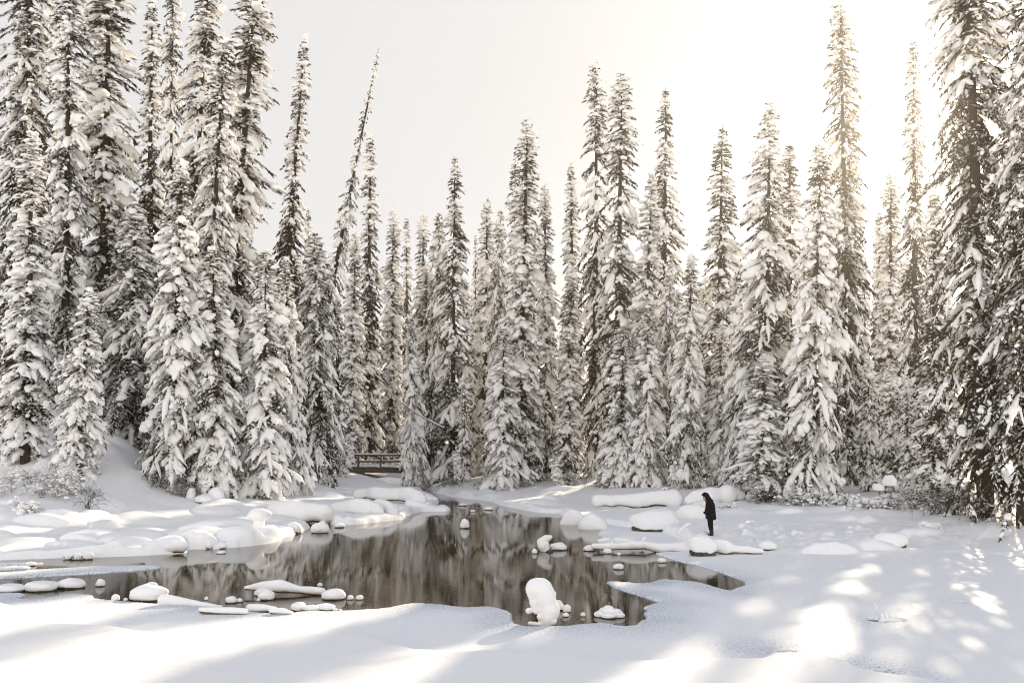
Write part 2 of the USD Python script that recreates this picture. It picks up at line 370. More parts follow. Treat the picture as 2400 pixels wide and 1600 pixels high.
def height(x, y):
    x, y = np.asarray(x, float), np.asarray(y, float)
    sh = x.shape
    x, y = x.ravel(), y.ravel()
    P = np.stack([x, y, 0 * x], -1)
    near = (np.hypot(x, y) < 130)
    xc, yc = x * np.minimum(1, 125 / np.maximum(np.hypot(x, y), 1)), y * np.minimum(1, 125 / np.maximum(np.hypot(x, y), 1))
    B = np.empty_like(x)
    for k in range(0, len(x), 60000):
        B[k:k + 60000] = RB(np.stack([xc[k:k + 60000], yc[k:k + 60000]], -1))
    B = np.clip(B, 0.16, 9)
    B = np.where(yc < 14, np.clip(B, 0.1, 1.2), B)
    lk = LAKE.sd(x, y) + 0.12 * vnoise(P, 1.3, 4, 2)
    out = -lk                                            # metres outside the lake, on the bank
    # pillows
    pil = np.zeros_like(x)
    idx = np.flatnonzero((out > -0.4) & (y < 85))
    for k, (px, py, rx, ry, h, a) in enumerate(PW):
        dx, dy = x[idx] - px, y[idx] - py
        m = (np.abs(dx) < max(rx, ry) * 1.2) & (np.abs(dy) < max(rx, ry) * 1.2)
        if not m.any():
            continue
        j = idx[m]
        c, s = math.cos(a), math.sin(a)
        X, Y = (dx[m] * c + dy[m] * s) / rx, (-dx[m] * s + dy[m] * c) / ry
        wob = 1 + 0.25 * vnoise(P[j], 1.1, 40 + k, 2)
        q = np.clip(1 - (X * X + Y * Y) * wob, 0, 1)
        sf = 0.55 if px < 0 else 0.2
        pil[j] = np.maximum(pil[j], h * np.sqrt(q) * sf + h * q * (1 - sf))
    bank = B + 0.10 * vnoise(P, 0.45, 9, 3) + 0.05 * vnoise(P, 1.7, 19, 2)
    # trodden snow round the person
    pp = at_z(1760, 1238, 0.5)
    tr = np.exp(-(((x - pp[0]) / 7.5) ** 2 + ((y - pp[1]) / 4.5) ** 2))
    cells = np.abs(vnoise(P, 1.9, 77, 2)) * 0.75 - 0.1 + vnoise(P, 5.0, 78, 2) * 0.22
    bank = bank + tr * cells
    bank = bank + pil * sstep(out, -0.05, 0.25)
    e = np.clip(out / 0.45, 0, 1)
    prof = np.sqrt(np.clip(1 - (1 - e) ** 2, 0, 1))
    ice = 0.055 + 0.012 * vnoise(P, 0.8, 3, 3) + 0.05 * sstep(x, 6, 16) * sstep(y, 10, 20)
    z = np.where(out > 0, ice + np.maximum(bank - ice, 0.03) * prof, ice)
    # thick snow in the foreground
    fd = FRONT.sd(x, y) + 0.25 * vnoise(P, 0.9, 31, 2)
    e = np.clip(fd / 0.55, 0, 1)
    z = z + np.where(fd > 0, 0.17 * np.sqrt(np.clip(1 - (1 - e) ** 2, 0, 1)) + sstep(fd, 0.0, 4.0) * (0.16 * vnoise(P, 0.22, 51, 2) + 0.02), 0)
    wd = WATER.sd(x, y) + 0.10 * vnoise(P, 2.2, 61, 3) + 0.03 * vnoise(P, 9.0, 62, 1)
    rimf = sstep(-wd, 0.0, 0.10)
    # open snow slope that closes the valley behind the viewer
    aa, rr = np.abs(np.arctan2(x, y)), np.hypot(x, y)
    z = z + sstep(aa, 1.45, 1.95) * sstep(rr, 45, 185) * (56 + 9 * vnoise(P, 0.02, 91, 3))
    z = np.where(wd > 0, -0.02 - np.clip(wd * 1.2, 0, 0.5), z * (0.35 + 0.65 * rimf))
    return z.reshape(sh), wd.reshape(sh), lk.reshape(sh), fd.reshape(sh)


fa = np.radians(np.linspace(-35, 35, 570))
ca = np.radians(np.linspace(35, 325, 60))[1:-1]
ang = np.concatenate([fa, ca])
rs = [13.2]
while rs[-1] < 92:
    r = rs[-1]
    rs.append(r + min(r * r / 8000 * 1.5, 0.21 + 0.1 * (r > 70)))
rs = np.concatenate([[0.01, 3, 6, 9, 11, 12.4], rs, [95, 100, 107, 116, 128, 145, 165, 185, 215, 260, 500, 1200, 4000]])
R_, A_ = np.meshgrid(rs, ang, indexing='ij')
GX, GY = R_ * np.sin(A_), R_ * np.cos(A_)
GZ, WD, LKD, FRD = height(GX, GY)
nr, na = GX.shape
V = np.stack([GX, GY, GZ], -1).reshape(-1, 3)
i, j = np.meshgrid(np.arange(nr - 1), np.arange(na), indexing='ij')
j2 = (j + 1) % na
Q = np.stack([i * na + j, (i + 1) * na + j, (i + 1) * na + j2, i * na + j2], -1).reshape(-1, 4)
ice_v = ((LKD > 0.02) & (FRD < -0.02)).ravel()
ice_q = ice_v[Q].all(1)


def submesh(V, Q, keep):
    q = Q[keep]
    idx, inv = np.unique(q, return_inverse=True)
    q = inv.reshape(q.shape)
    return V[idx], np.vstack([q[:, [0, 3, 2]], q[:, [0, 2, 1]]]), idx


gv, gf, _ = submesh(V, Q, ~ice_q)
tag(usdkit.mesh(stage, '/World/snow_ground', (gv, gf), MAT['snow_ground'], smooth=True).GetPrim(), kind='structure')
iv, iff, ii = submesh(V, Q, ice_q)
icem = usdkit.mesh(stage, '/World/lake_ice', (iv, iff), MAT['ice'], smooth=True)
frost = np.clip(sstep(-WD.ravel()[ii], 0.05, 2.4) * 0.55 + sstep(iv[:, 0], 5, 14) * 0.45 + sstep(iv[:, 1], 26, 34) * 0.3 - 0.35 * sstep(WD.ravel()[ii], -0.05, 0.02), -0.5, 1)
UsdGeom.PrimvarsAPI(icem).CreatePrimvar('frost', Sdf.ValueTypeNames.FloatArray, 'vertex').Set(frost.astype(np.float32).tolist())
tag(icem.GetPrim(), kind='structure')
wv = np.array([[-60, 12, 0], [60, 12, 0], [60, 84, 0], [-60, 84, 0]], float)
wx, wy = np.meshgrid(np.linspace(-45, 45, 4), np.linspace(15, 84, 4))
tag(usdkit.mesh(stage, '/World/pond_water', (wv, np.array([[0, 1, 2], [0, 2, 3]])), MAT['water']).GetPrim(), kind='structure')

from scipy.interpolate import RegularGridInterpolator
_hi = RegularGridInterpolator((rs[5:-6], fa), GZ[5:-6, :570], bounds_error=False, fill_value=None)


def hz(x, y):
    r, a = math.hypot(x, y), math.atan2(x, y)
    return float(_hi([[r, np.clip(a, fa[0], fa[-1])]])[0])


# ------------------------------------------------------------------ conifers
def make_tree(seed, H, W, a0=0.10, pexp=0.7, tf=0.7, space=0.285, nper=5, e_top=20, e_bot=-35, droop=0.35, snow=0.6, blob=0.27, twig=23, tl=0.40, low=0.7, bare=(), tipball=1.0, speck=1.0, trunk_r=None, jag=0.34, roll=0.62, padp=0.95):
    rng = np.random.default_rng(seed)
    zs, z = [], H * 0.988
    while z > low:
        zs.append(z)
        z -= space * rng.uniform(0.7, 1.3) * (0.5 + 0.5 * min(1, (1 - z / H) * 5))
    zs = np.array(zs)
    n = np.maximum(2, nper + rng.integers(-1, 2, len(zs)))
    z0 = np.repeat(zs, n) + rng.normal(0, 0.12, n.sum())
    t = np.clip(1 - z0 / H, 0, 1)
    keep = np.ones(len(z0), bool)
    for b0, b1, pr in bare:
        keep &= ~((t > b0) & (t < b1) & (rng.random(len(t)) < pr))
    z0, t = z0[keep], t[keep]
    N = len(z0)
    az = rng.uniform(0, 2 * np.pi, N)
    lobe = 1 + 2 * jag * vnoise(np.stack([1.6 * np.cos(az), 1.6 * np.sin(az), t * H * 0.42 + seed * 9], -1), 1.0, seed, 2)
    L = W * (a0 + (1 - a0) * np.minimum(1, t / tf) ** pexp) * rng.uniform(0.68, 1.12, N) * lobe
    L = np.minimum(L, (H - z0) * 0.8 + 0.16)
    L = np.maximum(L * np.where(z0 < 2.0, 0.8, 1), 0.12)
    el = np.radians(e_top + (e_bot - e_top) * np.sqrt(t) + rng.normal(0, 9, N))
    dr = droop * rng.uniform(0.5, 1.4, N) * (0.4 + 0.6 * np.minimum(1, t * 3))
    D = np.stack([np.cos(az), np.sin(az), 0 * az], -1)
    Sd = np.stack([-np.sin(az), np.cos(az), 0 * az], -1)

    def at(k, s):
        out = D[k] * (L[k] * s * np.cos(el[k]))[:, None]
        out[:, 2] += z0[k] + L[k] * (s * np.sin(el[k]) - dr[k] * s * s)
        return out

    def tan(k, s):
        T = D[k] * np.cos(el[k])[:, None]
        T[:, 2] += np.sin(el[k]) - 2 * dr[k] * s
        return T / np.linalg.norm(T, axis=1, keepdims=True)

    def cover(p):
        return vnoise(p * [1, 1, 0.7], 0.8, seed + 5, 2) * 1.7 + 0.5

    crown = MB()
    ks = np.arange(N)
    P = np.stack([at(ks, np.full(N, s)) for s in (0, 0.5, 1.0)], 1)
    crown.add(*tubes(P, np.outer(0.012 + 0.014 * L, [1, 0.7, 0.15])))
    m = np.maximum(5, (L * twig).astype(int))
    k = np.repeat(ks, m)
    s = rng.uniform(0.06, 1, len(k)) ** 0.8
    base, T = at(k, s), tan(k, s)
    side = rng.uniform(-1, 1, len(k))
    dn = rng.uniform(-0.2, 0.9, len(k)) * np.minimum(1, 0.3 + t[k] * 2)
    d = T * rng.uniform(0.3, 0.9, len(k))[:, None] + Sd[k] * side[:, None]
    d[:, 2] -= dn
    d /= np.linalg.norm(d, axis=1, keepdims=True) + 1e-9
    ln = tl * rng.uniform(0.5, 1.25, len(k)) * (1.15 - 0.5 * s) * np.sqrt(np.minimum(L[k], 2.2))
    tip = base + d * ln[:, None]
    ref = np.cross(d, rng.normal(size=d.shape)); ref /= np.linalg.norm(ref, axis=1, keepdims=True) + 1e-9
    r2 = np.cross(d, ref)
    w = 0.030 + 0.04 * rng.random(len(k))
    c = np.array([0, 2.094, 4.189])
    mid = base + d * (ln * 0.12)[:, None]
    Vb = mid[:, None] + w[:, None, None] * (np.cos(c)[:, None] * ref[:, None] + np.sin(c)[:, None] * r2[:, None])
    Vt = np.concatenate([Vb, tip[:, None]], 1)
    f = np.array([[0, 1, 3], [1, 2, 3], [2, 0, 3]])
    crown.add(Vt.reshape(-1, 3), (f[None] + (np.arange(len(k)) * 4)[:, None, None]).reshape(-1, 3))
    hv = np.full(P.shape[0] * 3 * 3, 0.25)
    q0 = np.clip(rng.random(len(k)) + 0.5 * (snow - 0.12 - cover(base)), 0, 0.98)
    hv = np.concatenate([hv, (q0[:, None] + np.array([0, 0, 0, 0.12])).ravel()])
    # snow
    sn = MB()

    def frames(T):
        sd = np.cross([0, 0, 1.0], T); sd /= np.linalg.norm(sd, axis=1, keepdims=True) + 1e-9
        return np.stack([T, sd, np.cross(T, sd)], 1)

    # snow lying along the boughs and their side shoots, as drooping rolls
    def rolls(P, R):
        n_, k_ = R.shape
        P = P + np.stack([rng.normal(0, 0.25, R.shape), rng.normal(0, 0.25, R.shape), rng.normal(0.25, 0.2, R.shape)], -1) * R[..., None]
        sn.add(*tubes(P, R * np.exp(rng.normal(0, 0.22, R.shape)), 6))

    mid_ = at(ks, np.full(N, 0.7))
    f0 = cover(mid_)
    on = f0 + rng.normal(0, 0.13, N) < snow + 0.04
    on &= rng.random(N) < roll
    kb = ks[on]
    R0 = blob * 0.43 * np.exp(rng.normal(0, 0.28, len(kb))) * np.clip(L[kb], 0.35, 1.8) ** 0.45 * np.clip(0.85 + (snow - f0[on]) * 0.8, 0.65, 1.35)
    sg = np.linspace(0.22, 1.03, 6)
    rolls(np.stack([at(kb, np.full(len(kb), q_)) for q_ in sg], 1), R0[:, None] * np.array([0.3, 0.85, 1.1, 1.15, 0.95, 0.12]))
    for sgn in (-1, 1):
        kf = kb[rng.random(len(kb)) < np.clip(0.3 + 0.5 * L[kb], 0, 0.9)]
        Rf = blob * 0.34 * np.exp(rng.normal(0, 0.25, len(kf))) * np.clip(L[kf], 0.35, 1.8) ** 0.4
        sf_ = rng.uniform(0.3, 0.75, len(kf))
        b_, T_ = at(kf, sf_), tan(kf, sf_)
        d_ = T_ * 0.75 + sgn * Sd[kf] * rng.uniform(0.45, 0.9, len(kf))[:, None]
        d_[:, 2] -= rng.uniform(0.1, 0.6, len(kf))
        l_ = L[kf] * rng.uniform(0.28, 0.5, len(kf))
        rolls(b_[:, None] + d_[:, None] * (l_[:, None] * np.linspace(0, 1, 4))[..., None], Rf[:, None] * np.array([0.5, 1.0, 0.95, 0.12]))
    # fatter pads here and there
    kk = np.repeat(ks, 2)[rng.random(2 * N) < padp / 2]
    s2 = rng.uniform(0.4, 1.0, len(kk))
    pos = at(kk, s2)
    f1 = cover(pos)
    on = f1 + rng.normal(0, 0.15, len(kk)) < snow
    k2, s2, pos, f1 = kk[on], s2[on], pos[on], f1[on]
    r = blob * 0.68 * np.exp(rng.normal(0, 0.40, len(k2))) * np.clip(L[k2], 0.35, 1.6) ** 0.4 * np.clip(0.8 + (snow - f1) * 0.9, 0.6, 1.35)
    r = np.minimum(r, blob * 1.6)
    sc = np.stack([r * rng.uniform(1.1, 1.7, len(k2)), r * rng.uniform(0.9, 1.25, len(k2)), r * rng.uniform(0.7, 1.0, len(k2))], -1)
    fr_ = frames(tan(k2, np.minimum(s2, 1)) + rng.normal(0, 0.15, (len(k2), 3)))
    small = r < 0.26
    pos = pos + [0, 0, 1] * (r * 0.15)[:, None]
    blobs(sn, pos[small], fr_[small], sc[small], 1, rng)
    blobs(sn, pos[~small], fr_[~small], sc[~small], 2, rng)
    m = np.maximum(1, (0.8 + L * 1.25).astype(int))
    k3 = np.repeat(ks, m)
    s3 = rng.uniform(0.15, 1.05, len(k3))
    off = rng.normal(0, 0.13, (len(k3), 3)) * np.sqrt(L[k3])[:, None]
    pos = at(k3, s3) + off
    on = cover(pos) + rng.normal(0, 0.2, len(k3)) < snow + 0.12
    k3, s3, pos = k3[on], s3[on], pos[on]
    r = blob * rng.uniform(0.22, 0.6, len(k3)) * np.clip(L[k3], 0.3, 1.5) ** 0.4
    blobs(sn, pos, frames(tan(k3, np.minimum(s3, 1)) + rng.normal(0, 0.2, (len(k3), 3))), np.stack([r * 1.4, r, r * 0.85], -1), 1, rng)
    q = rng.random(len(k)) < 0.13 * speck
    pq = base[q] * 0.45 + tip[q] * 0.55 + [0, 0, 0.02]
    rq = rng.uniform(0.04, 0.10, q.sum())
    blobs(sn, pq, frames(d[q] + 1e-6), np.stack([rq * 1.7, rq, rq * 0.8], -1), 0, rng)
    if tipball:
        nb = 4
        zz = H - np.arange(nb) * 0.34 + 0.05
        rr = tipball * np.array([0.20, 0.17, 0.24, 0.2]) * rng.uniform(0.7, 1.2, nb)
        blobs(sn, np.stack([rng.normal(0, 0.06, nb), rng.normal(0, 0.06, nb), zz], -1), np.repeat(np.eye(3)[None], nb, 0), np.stack([rr, rr, rr * 1.1], -1), 2, rng)
    # trunk, a little crooked
    hz_ = np.linspace(-1.2, H, 14)
    cr = np.stack([0.06 * vnoise(np.stack([hz_ * 0.15, 0 * hz_, 0 * hz_ + 3], -1), 1, seed), 0.06 * vnoise(np.stack([hz_ * 0.15, 0 * hz_ + 5, 0 * hz_], -1), 1, seed), hz_], -1)
    tr = (trunk_r or H * 0.0085) * (1 - np.clip(hz_, 0, H) / H) ** 0.8 + 0.012
    tk = tubes(cr[None], tr[None], 9)
    return tk, crown.get(), sn.get(), hv


KINDS = {
    'column_a': (dict(seed=1, H=30, W=1.60, e_top=8, e_bot=-46, droop=0.45, a0=0.09, pexp=0.55, tf=0.85, snow=0.63, blob=0.258), 'needles', 1.6),
    'giant': (dict(seed=41, H=34, W=1.85, e_top=4, e_bot=-48, droop=0.5, a0=0.22, pexp=0.38, tf=0.7, snow=0.66, blob=0.249, space=0.331, jag=0.45, bare=((0.30, 0.36, 0.6), (0.52, 0.57, 0.5))), 'needles', 1.85),
    'column_b': (dict(seed=2, H=28, W=1.45, e_top=8, e_bot=-46, droop=0.45, a0=0.07, pexp=0.62, tf=0.9, snow=0.49, blob=0.215, bare=((0.3, 0.5, 0.2),)), 'needles_dark', 1.45),
    'column_c': (dict(seed=3, H=24, W=1.45, a0=0.09, pexp=0.6, tf=0.85, snow=0.76, blob=0.249, droop=0.5, e_bot=-45), 'needles', 1.45),
    'wide_a': (dict(seed=4, H=27, W=2.6, a0=0.05, pexp=0.68, tf=0.75, snow=0.62, blob=0.258, e_top=8, e_bot=-44, space=0.313, droop=0.42, tipball=0.8), 'needles', 2.6),
    'wide_b': (dict(seed=5, H=26, W=2.1, a0=0.05, pexp=0.7, tf=0.8, snow=0.52, blob=0.224, e_top=10, e_bot=-36, droop=0.42, space=0.331, tipball=0.4, bare=((0.4, 0.7, 0.25),)), 'needles_dark', 2.1),
    'trunky': (dict(seed=6, H=30, W=2.0, e_top=8, e_bot=-46, droop=0.45, a0=0.10, pexp=0.5, tf=0.8, snow=0.49, blob=0.232, space=0.331, bare=((0.22, 0.42, 0.42), (0.55, 0.7, 0.4)), trunk_r=0.27), 'needles_dark', 2.0),
    'heavy_young': (dict(seed=7, H=13, W=1.5, a0=0.14, pexp=0.6, tf=0.8, snow=0.84, blob=0.206, e_bot=-48, droop=0.45, space=0.202, low=0.4, tl=0.36, tipball=1.2), 'needles_frosty', 1.5),
    'heavy_front': (dict(seed=8, H=20, W=2.1, a0=0.10, pexp=0.65, tf=0.85, snow=0.72, blob=0.258, e_bot=-50, droop=0.5, space=0.258, low=0.5, jag=0.35, speck=1.5), 'needles_frosty', 2.1),
    'heavy_mid': (dict(seed=18, H=15, W=1.75, a0=0.12, pexp=0.6, tf=0.85, snow=0.74, blob=0.232, e_bot=-50, droop=0.5, space=0.239, low=0.4, jag=0.35, speck=1.3), 'needles_frosty', 1.75),
    'small_conifer': (dict(seed=27, H=8, W=0.95, a0=0.16, pexp=0.55, tf=0.8, snow=0.76, blob=0.206, e_bot=-45, droop=0.45, space=0.175, low=0.3, tl=0.34, tipball=1.1), 'needles', 0.95),
    'sapling': (dict(seed=37, H=3, W=0.5, a0=0.3, pexp=0.5, tf=0.8, snow=0.81, blob=0.172, e_bot=-45, droop=0.4, space=0.129, low=0.25, tl=0.25, tipball=1.2, twig=26), 'needles_frosty', 0.5),
    'frosty_mid': (dict(seed=19, H=17, W=2.3, a0=0.10, pexp=0.65, tf=0.85, snow=0.49, blob=0.224, e_bot=-56, droop=0.5, space=0.258, twig=24, tl=0.5, speck=1.8), 'needles_frosty', 2.3),
    'near_dark': (dict(seed=29, H=31, W=2.6, e_top=0, e_bot=-44, a0=0.2, pexp=0.45, tf=0.7, droop=0.5, snow=0.58, blob=0.181, space=0.30, twig=22, tl=0.34, bare=((0.86, 1.0, 0.7),), trunk_r=0.33, speck=0.9, roll=0.25, padp=1.7), 'needles_dark', 2.6),
    'sparse': (dict(seed=10, H=27, W=2.3, a0=0.03, pexp=1.1, tf=1.0, snow=0.66, blob=0.189, nper=4, space=0.313, e_top=0, e_bot=-38, twig=15, tipball=0.2, speck=1.5, jag=0.4), 'needles_frosty', 2.0),
}
CLASS = {}


def class_of(kind):
    if kind not in CLASS:
        pars, nm, w = KINDS[kind]
        c = stage.CreateClassPrim('/World/tree_kind_' + kind)
        c.SetTypeName('Xform')
        tk, cr, sn, hv = make_tree(**pars)
        part(c, 'trunk', tk, 'bark')
        hoar(part(c, 'crown', cr, nm, smooth=False), hv)
        part(c, 'snow_load', sn, 'snow_load', kind='stuff')
        CLASS[kind] = c
    return CLASS[kind], KINDS[kind][0]['H'], KINDS[kind][2]


rngP = np.random.default_rng(77)
TREES = []


def tree(kind, ut, vt, ub, d, wpx, label, group='snow-laden conifers around the pond', name='snowy_conifer', zdrop=0.0):
    c, H, W = class_of(kind)
    z = 1.5
    for _ in range(4):
        x = (ub - 1200) / F * (d * CT + (z - EYE) * ST)
        z = hz(x, d)
    z -= zdrop
    top = at_y(ut, vt, d)
    v = top - [x, d, z]
    h = np.linalg.norm(v)
    lean = math.degrees(math.atan2(v[0], v[2]))
    sw = (wpx * 1.16 * d / F / 2) / (W * 1.0)
    X = UsdGeom.Xform.Define(stage, numbered('/World/' + name))
    X.AddTranslateOp().Set(Gf.Vec3d(float(x), float(d), float(z)))
    X.AddRotateYOp().Set(lean)
    X.AddRotateZOp().Set(float(rngP.uniform(0, 360)))
    X.AddScaleOp().Set(Gf.Vec3f(sw, sw, h / H))
    X.GetPrim().GetReferences().AddInternalReference(c.GetPath())
    X.GetPrim().SetInstanceable(True)
    tag(X.GetPrim(), label, 'tree', group)
    TREES.append((kind, ut, round(h, 1), round(sw, 2), round(h / H, 2)))


TABLE = [
    ('near_dark', 70, -150, 62, 60, 200, 'broad dark spruce with bare trunk, half cut off by the left picture edge'),
    ('giant', 163, -60, 150, 56, 125, 'tall narrow conifer with bright snow lumps, second from the left edge'),
    ('giant', 255, -130, 240, 61, 175, 'very tall full conifer above the snow-topped little conifer, crown runs out of the frame'),
    ('column_b', 357, -5, 345, 60, 115, 'tall dark-tipped conifer whose tip just touches the top edge, left of the visible leaning trunk'),
    ('giant', 404, -40, 395, 72, 75, 'slim conifer half hidden behind the dark-tipped one at the top left'),
    ('giant', 490, -70, 420, 66, 120, 'tall conifer leaning right with its dark trunk showing, crown leaves the frame top'),
    ('giant', 527, 92, 468, 58, 110, 'snow-lumped conifer ending in a knob just below the frame top, between leaning giants'),
    ('giant', 600, -40, 512, 63, 165, 'tall airy conifer leaning right with trunk showing, left of the snow-knob-tipped leaning one'),
    ('column_b', 715, 88, 636, 66, 105, 'slim leaning conifer with round snow knob on its tip, left of the straggly leaning tree'),
    ('column_c', 76, 312, 58, 51, 135, 'snow-loaded conifer on the slope at the left edge, frosted shrub at its foot'),
    ('heavy_front', 425, 378, 400, 51.5, 165, 'big conifer with huge snow pads, right of the bare snow slope'),
    ('heavy_young', 210, 683, 175, 48, 125, 'small stout conifer capped by a round snow ball, behind the frosted shrub'),
    ('frosty_mid', 318, 478, 305, 57, 190, 'frost-grey drooping conifer behind the bare snow slope'),
    ('heavy_mid', 500, 585, 505, 52.5, 150, 'snowy conifer reaching down to the bank, right of the one with huge snow pads'),
    ('heavy_mid', 622, 590, 620, 54.5, 150, 'dense snow-plastered conifer at the water-side corner of the left bank'),
    ('heavy_mid', 668, 608, 690, 58, 95, 'narrow snow-plastered conifer behind the water-side corner of the left bank'),
    ('column_b', 722, 486, 726, 90, 50, 'tiny far conifer tip in the sky gap left of the thin leaning tree'),
    ('sparse', 888, 112, 690, 68, 110, 'thin straggly tree leaning strongly right against open sky'),
    ('frosty_mid', 738, 548, 748, 66, 150, 'hoary drooping conifer at the foot of the thin leaning tree'),
    ('column_b', 868, 316, 862, 88, 88, 'dark narrow spire just right of the thin leaning tree, above the footbridge'),
    ('column_a', 833, 545, 822, 84, 78, 'lower conifer against the left side of the dark spire above the footbridge'),
    ('small_conifer', 766, 848, 756, 72, 58, 'white pillar-like young conifer left of the footbridge'),
    ('sapling', 822, 1030, 806, 73, 42, 'bent snow-smothered sapling against the left end of the footbridge'),
    ('column_a', 922, 494, 915, 92, 78, 'first of three equal-height spires right of the footbridge'),
    ('column_b', 953, 506, 955, 98, 52, 'thinnest, middle one of three equal-height spires right of the footbridge'),
    ('column_a', 993, 502, 985, 90, 74, 'last of three equal-height spires right of the footbridge'),
    ('heavy_mid', 962, 745, 970, 80, 76, 'sunlit-edged white conifer at the right end of the footbridge'),
    ('frosty_mid', 1030, 500, 1022, 84, 95, 'hoary bush-topped conifer hugging the left side of a fine-pointed spruce'),
    ('wide_b', 1066, 366, 1060, 82, 118, 'fine-pointed spruce with open star-like tip in the middle of the view'),
    ('column_b', 1115, 545, 1112, 100, 36, 'threadlike far conifer in the sky gap right of the fine-pointed spruce'),
    ('column_c', 1142, 466, 1133, 86, 82, 'snow-bobbled conifer with ball tip between threadlike tree and tall twin pair'),
    ('frosty_mid', 1172, 495, 1165, 82, 85, 'hoary conifer below and left of the tall twin spires at mid view'),
    ('wide_b', 1208, 350, 1202, 92, 88, 'rear, darker of the tall twin spires at mid view'),
    ('column_a', 1236, 280, 1218, 77, 122, 'front, taller of the tall twin spires at mid view, standing on the far bank'),
    ('heavy_mid', 1180, 770, 1178, 75, 110, 'white snow-plastered conifer at the far bank, below the twin spires'),
    ('column_a', 1276, 434, 1286, 80, 78, 'pointed sunlit-edged conifer right of the tall twin spires'),
    ('column_a', 1340, 620, 1328, 77, 80, 'narrow snow column with dead lower trunk in front of the far bank slope'),
    ('column_b', 1338, 384, 1345, 84, 84, 'conifer left of the two tall neighbours right of mid view'),
    ('trunky', 1398, 138, 1395, 80, 112, 'left, taller of two tall neighbours right of mid view'),
    ('trunky', 1457, 168, 1446, 72, 135, 'right, darker of two tall neighbours, trunk bare below mid height'),
    ('heavy_mid', 1463, 763, 1452, 68.5, 110, 'white conifer at the bank below the darker tall neighbour'),
    ('column_c', 1528, 408, 1500, 71, 105, 'snow-streaked conifer leaning against the left side of the ball-tipped spruce'),
    ('heavy_mid', 1520, 720, 1514, 67, 105, 'broad white conifer on the bank straight behind the large snow-covered log'),
    ('wide_b', 1560, 205, 1556, 78, 130, 'ball-tipped spruce with open sky on its right, left of the person'),
    ('heavy_front', 1622, 596, 1602, 63.5, 105, 'white column conifer standing above the person, slightly to the left'),
    ('wide_b', 1693, 296, 1682, 70, 150, 'open-branched triangular spruce above and right of the person'),
    ('heavy_young', 1692, 760, 1686, 64, 80, 'shorter snow-clad conifer directly above the person'),
    ('heavy_mid', 1728, 634, 1732, 62.5, 84, 'narrow snow-clad conifer between triangular spruce and the broad snowy one'),
    ('wide_a', 1804, 234, 1792, 57, 185, 'broad snowy spruce with hunched snow tip right of the person'),
    ('wide_b', 1850, 335, 1852, 64, 160, 'darker spruce peeping out behind the right side of the hunched-tip spruce'),
    ('heavy_young', 1790, 840, 1786, 54, 140, 'low bell-shaped snow-loaded conifer right behind the brush by the person'),
    ('heavy_front', 1924, 335, 1900, 53, 160, 'massive snow-loaded conifer with white skirts, left of the tall trunk tree'),
    ('trunky', 1970, -12, 1988, 60, 135, 'tallest spruce right of the person, tip at the very top of the picture'),
    ('column_a', 1988, 204, 1992, 62, 105, 'snowy conifer pressed against the right side of the tallest spruce'),
    ('column_b', 2026, 600, 2028, 85, 50, 'small far conifer low in the bright gap right of the tallest spruce'),
    ('column_b', 2061, 494, 2062, 75, 70, 'shorter of two dark pointed conifers in the gap left of the sun'),
    ('column_a', 2088, 406, 2085, 66, 98, 'taller of two dark pointed conifers in the gap left of the sun'),
    ('column_b', 2140, 88, 2148, 58, 95, 'slender sunlit conifer immediately left of the sun'),
    ('near_dark', 2262, -330, 2312, 38.5, 250, 'huge dark spruce right of the sun with bare trunk at the thicket'),
    ('near_dark', 2425, -160, 2398, 36, 210, 'dark spruce cut off by the right picture edge'),
    ('small_conifer', 2035, 840, 2036, 55, 70, 'first of three small blob-snowed conifers in deep shade behind the right shrubs'),
    ('small_conifer', 2085, 868, 2088, 53, 66, 'middle of three small blob-snowed conifers in deep shade behind the right shrubs'),
    ('small_conifer', 2125, 885, 2128, 52, 66, 'last of three small blob-snowed conifers in deep shade behind the right shrubs'),
    ('column_b', 2190, 450, 2195, 50, 120, 'shaded conifer behind the left skirts of the huge dark spruce'),
    ('small_conifer', 1260, 930, 1262, 78, 44, 'short snow-blob conifer beside the clearing on the far bank'),
    ('small_conifer', 1090, 872, 1088, 79, 46, 'small ball-topped conifer under the fine-pointed spruce'),
    ('sapling', 1072, 1058, 1074, 78, 26, 'ball-headed sapling at the far waterside'),
    ('sapling', 1296, 1078, 1312, 72, 34, 'lone crooked sapling on the clearing of the far bank'),
]
for row in TABLE:
    tree(*row)
for k in range(44):
    r_ = np.random.default_rng(900 + k)
    ub = -80 + (k + r_.random()) * 2600 / 44
    d = r_.uniform(84, 118) if 700 < ub < 1500 else r_.uniform(66, 100)
    tree(['column_b', 'column_c', 'wide_b', 'trunky', 'column_a', 'frosty_mid'][r_.integers(6)], ub + r_.normal(0, 6), r_.uniform(590, 720), ub, d, r_.uniform(60, 95) * 85 / d,
         'dim snow-dusted conifer deep in the forest behind ' + next(w for u_, w in ((400, 'the bare snow slope'), (780, 'the snow-padded conifers of the left bank'), (1000, 'the footbridge'), (1400, 'the far channel bank'), (1750, 'the white conifers left of the person'), (2150, 'the broad snowy spruces on the right'), (9999, 'the huge dark spruce')) if ub < u_), 'forest behind the front trees', 'forest_conifer')


